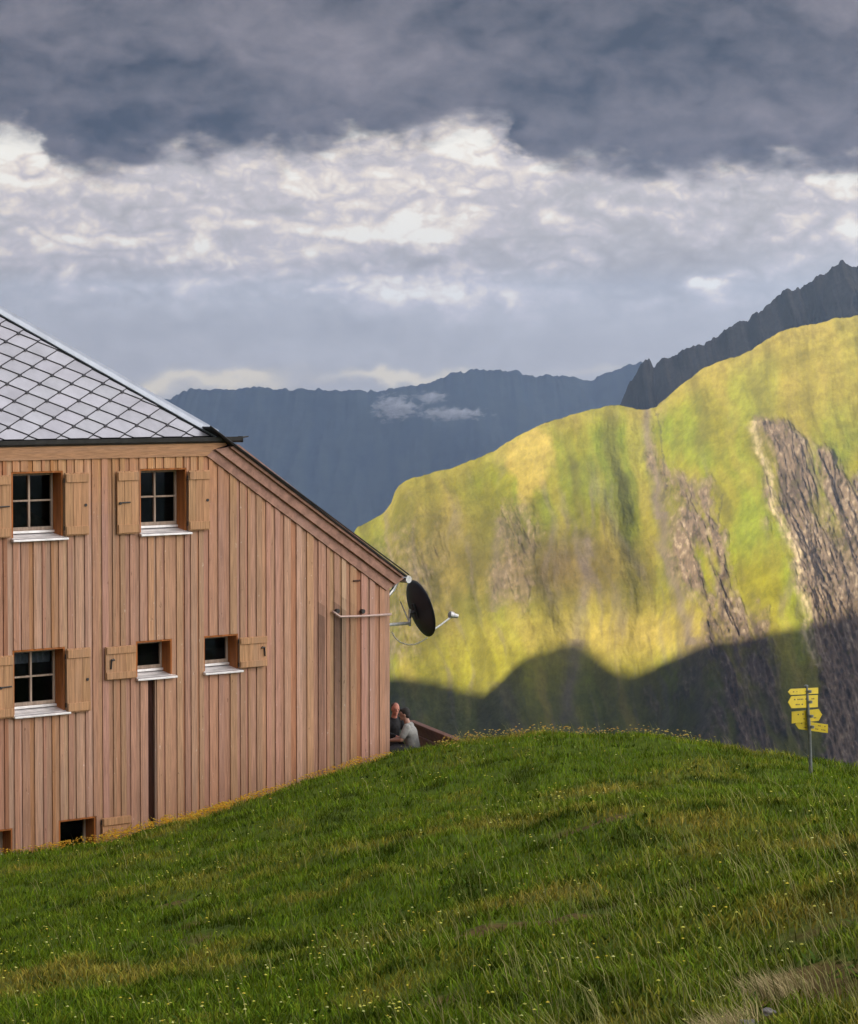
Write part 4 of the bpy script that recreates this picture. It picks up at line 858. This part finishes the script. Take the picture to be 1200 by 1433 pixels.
# pale seeding stems, thickest low on the right
x, y = scatter(30000, 14, 52); wgt = .10 + .9 * sstep(-.6, .5, fbm(x * .4, y * .4, 30.0, 3)) * np.clip(sstep(-3.5, 2.5, x) * sstep(40, 24, y) + .25 * sstep(26, 16, y), .05, 1)
kp = RNG.uniform(0, 1, len(x)) < wgt * .58; x, y = x[kp], y[kp]; n = len(x); t_ = RNG.uniform(0, 1, (n, 1)); c_ = (np.array((.38, .33, .14)) * t_ + np.array((.24, .27, .07)) * (1 - t_)) * RNG.uniform(.7, 1.2, (n, 1))
V, q4, t3, cc = blades(n, x, y, .15, .40, .004, .008, .5, c_, math.pi * .97)
# seed heads on top
o = fast_mesh('dry_grass', V, q4, M['grass'], cc, False, t3); tag(o, kind='stuff')
# flowers
def flowers(x, y, size, col, stem, jitter):
    n = len(x); z = ground(x, y) + RNG.uniform(*stem, n); V = []; s_ = RNG.uniform(*size, n)
    oct_ = np.array([(1, 0, 0), (.5, .87, 0), (-.5, .87, 0), (-1, 0, 0), (-.5, -.87, 0), (.5, -.87, 0), (0, 0, .55), (0, 0, -.35)]); V = oct_[None] * s_[:, None, None] / 2 + np.stack([x, y, z], -1)[:, None]
    b = np.arange(n)[:, None] * 8; t = np.concatenate([b + np.array([[i_, (i_ + 1) % 6, 6]]) for i_ in range(6)] + [b + np.array([[(i_ + 1) % 6, i_, 7]]) for i_ in range(6)])
    c = np.array(col)[RNG.integers(0, len(col), n)] * RNG.uniform(.75, 1.15, (n, 1)); return V.reshape(-1, 3), t, np.repeat(c, 8, 0)
sets = []
x, y = scatter(4200, 17, 56); kp = RNG.uniform(0, 1, len(x)) < (.12 + .88 * sstep(-.2, .5, fbm(x * .3, y * .3, 50.0, 3))) * (.35 + .65 * sstep(3, -1, x)); sets.append(flowers(x[kp], y[kp], (.018, .036), [(.62, .58, .08), (.60, .60, .20), (.66, .50, .04), (.60, .56, .10)], (.08, .2), 0))
# golden strip along the foot of the hut wall
n = 8500; s_ = -RNG.uniform(0, 1, n) * 9.6 + .2; wdt = np.clip(.55 + .45 * fbm(s_ * .5, s_ * 0, 3.0, 2), .1, 1.2) * np.where(s_ < -7.6, .35, 1); dd_ = np.abs(RNG.normal(0, 1.0, n)) * wdt * (.8 + .9 * np.exp(-((s_ + 6.2) / 1.3) ** 2)) + .1
x = O[0] + U[0] * s_ - N[0] * dd_; y = O[1] + U[1] * s_ - N[1] * dd_; kp = (fbm(s_ * 1.6, dd_ * 2.5, 8.0, 3) > -.12) & (RNG.uniform(0, 1, n) < .2 + .8 * np.exp(-((s_ + 5.6) / 2.0) ** 2) + .15 * (s_ > -2)); sets.append(flowers(x[kp], y[kp], (.025, .05), [(.66, .35, .015), (.58, .28, .015), (.55, .38, .04)], (.08, .22), 0))
n = 520; x = RNG.uniform(.1, 4.8, n); y = 51.5 + RNG.normal(0, 1.6, n); sets.append(flowers(x, y, (.025, .05), [(.42, .26, .03), (.36, .20, .03), (.44, .36, .08)], (.08, .2), 0))
Vs, Ts, Cs, bse = [], [], [], 0
for V, t, c in sets: Vs.append(V); Ts.append(t + bse); Cs.append(c); bse += len(V)
o = fast_mesh('wildflowers', np.concatenate(Vs), None, M['flower'], np.concatenate(Cs), False, np.concatenate(Ts)); tag(o, kind='stuff')

# straw tussocks and a few stones on the worn bank, low on the right
def rock(px, py, Y, s_, label, seed):
    p = at(px, py, Y); n, m = 28, 18; u_, v_ = np.meshgrid(np.linspace(0, 2 * math.pi, n, endpoint=False), np.linspace(0.01, math.pi - .01, m), indexing='ij'); x = np.cos(u_) * np.sin(v_); y = np.sin(u_) * np.sin(v_); z = np.cos(v_)
    r_ = 1 + .35 * fbm(x * 1.3 + seed, y * 1.3, z * 1.3, 4); V = np.stack([x * r_ * s_[0], y * r_ * s_[1], z * r_ * s_[2]], -1).reshape(-1, 3)
    f = [[i * m + j, ((i + 1) % n) * m + j, ((i + 1) % n) * m + j + 1, i * m + j + 1] for i in range(n) for j in range(m - 1)]
    o_ = fast_mesh('rock', V, np.array(f), M['stone'], None, True); o_.location = (p[0], Y, float(ground(p[0], Y)) + s_[2] * .25); tag(o_, label, 'rock', 'stones in the worn bank')
rock(1050, 1388, 17.3, (.085, .07, .045), 'pale grey stone in the worn bank, largest of the stones', 3.0)
rock(1035, 1396, 17.1, (.05, .045, .03), 'small grey stone just left of the largest stone', 9.0)
rock(1075, 1378, 17.6, (.045, .04, .03), 'small brownish stone uphill to the right of the largest stone', 15.0)
n = 1500; ci = RNG.integers(0, 5, n); cen = np.array([at(*q_)[:2] for q_ in ((1000, 1392, 17.2), (1020, 1380, 17.5), (985, 1402, 17.0), (1075, 1335, 18.9), (1100, 1340, 18.8))]); x = cen[ci, 0] + RNG.normal(0, .085, n); y = cen[ci, 1] + RNG.normal(0, .14, n)
V, q4, t3, cc = blades(n, x, y, .06, .18, .005, .010, .7, np.array((.50, .40, .20)) * RNG.uniform(.6, 1.2, (n, 1)), math.pi * .9)
o = fast_mesh('straw_tussock', V, q4, M['grass'], cc, False, t3); tag(o, kind='stuff')
# low broad leaves mixed in the turf give darker tufts
x, y = scatter(26000, 14, 56); kp = fbm(x * .7, y * .7, 90.0, 3) > .12; x, y = x[kp], y[kp]; n = len(x)
V, q4, t3, cc = blades(n, x, y, .03, .09, .03, .06, .9, np.array((.060, .105, .014)) * RNG.uniform(.6, 1.3, (n, 1)))
o = fast_mesh('broad_leaf_herbs', V, q4, M['grass'], cc, False, t3); tag(o, kind='stuff')

# small wisps of cloud in front of the far ridge
def wisp(px, py, rx, ry, seed, dens):
    Yw = 6900.0; c = at(px, py, Yw); k_ = Yw / 4000.0; bm = bmesh.new(); bmesh.ops.create_icosphere(bm, subdivisions=4, radius=1.0); me = bpy.data.meshes.new('wisp_of_cloud')
    bm.to_mesh(me); bm.free(); o_ = bpy.data.objects.new('wisp_of_cloud', me); COL.objects.link(o_); o_.location = c; o_.scale = (rx * k_, 55, ry * k_); tag(o_, kind='stuff')
    m = bpy.data.materials.new('cloud_wisp'); m.use_nodes = True; t = NT(m.node_tree); t.n.clear(); oc = t.new('ShaderNodeTexCoord').outputs['Object']
    ln = t.new('ShaderNodeVectorMath', operation='LENGTH'); t.put(ln.inputs[0], oc); nz_ = t.noise(t.scale(oc, (rx / 22.0, 1.0, ry / 12.0)), 1.9, 5, .62, .5)
    sh = t.new('ShaderNodeTexCoord'); f = t.m('SUBTRACT', t.m('ADD', nz_, seed * 0.0), t.m('MULTIPLY', ln.outputs['Value'], .46)); dn = t.m('MULTIPLY', t.ramp(f, .16, .42), dens)
    v = t.new('ShaderNodeVolumePrincipled'); v.inputs['Color'].default_value = (.95, .95, 1, 1); t.put(v.inputs['Density'], dn); t.l.new(v.outputs[0], t.new('ShaderNodeOutputMaterial').inputs['Volume']); me.materials.append(m)
wisp(553, 571, 46, 26, 0, .034); wisp(630, 579, 66, 14, 1, .026); wisp(602, 556, 30, 13, 2, .020)
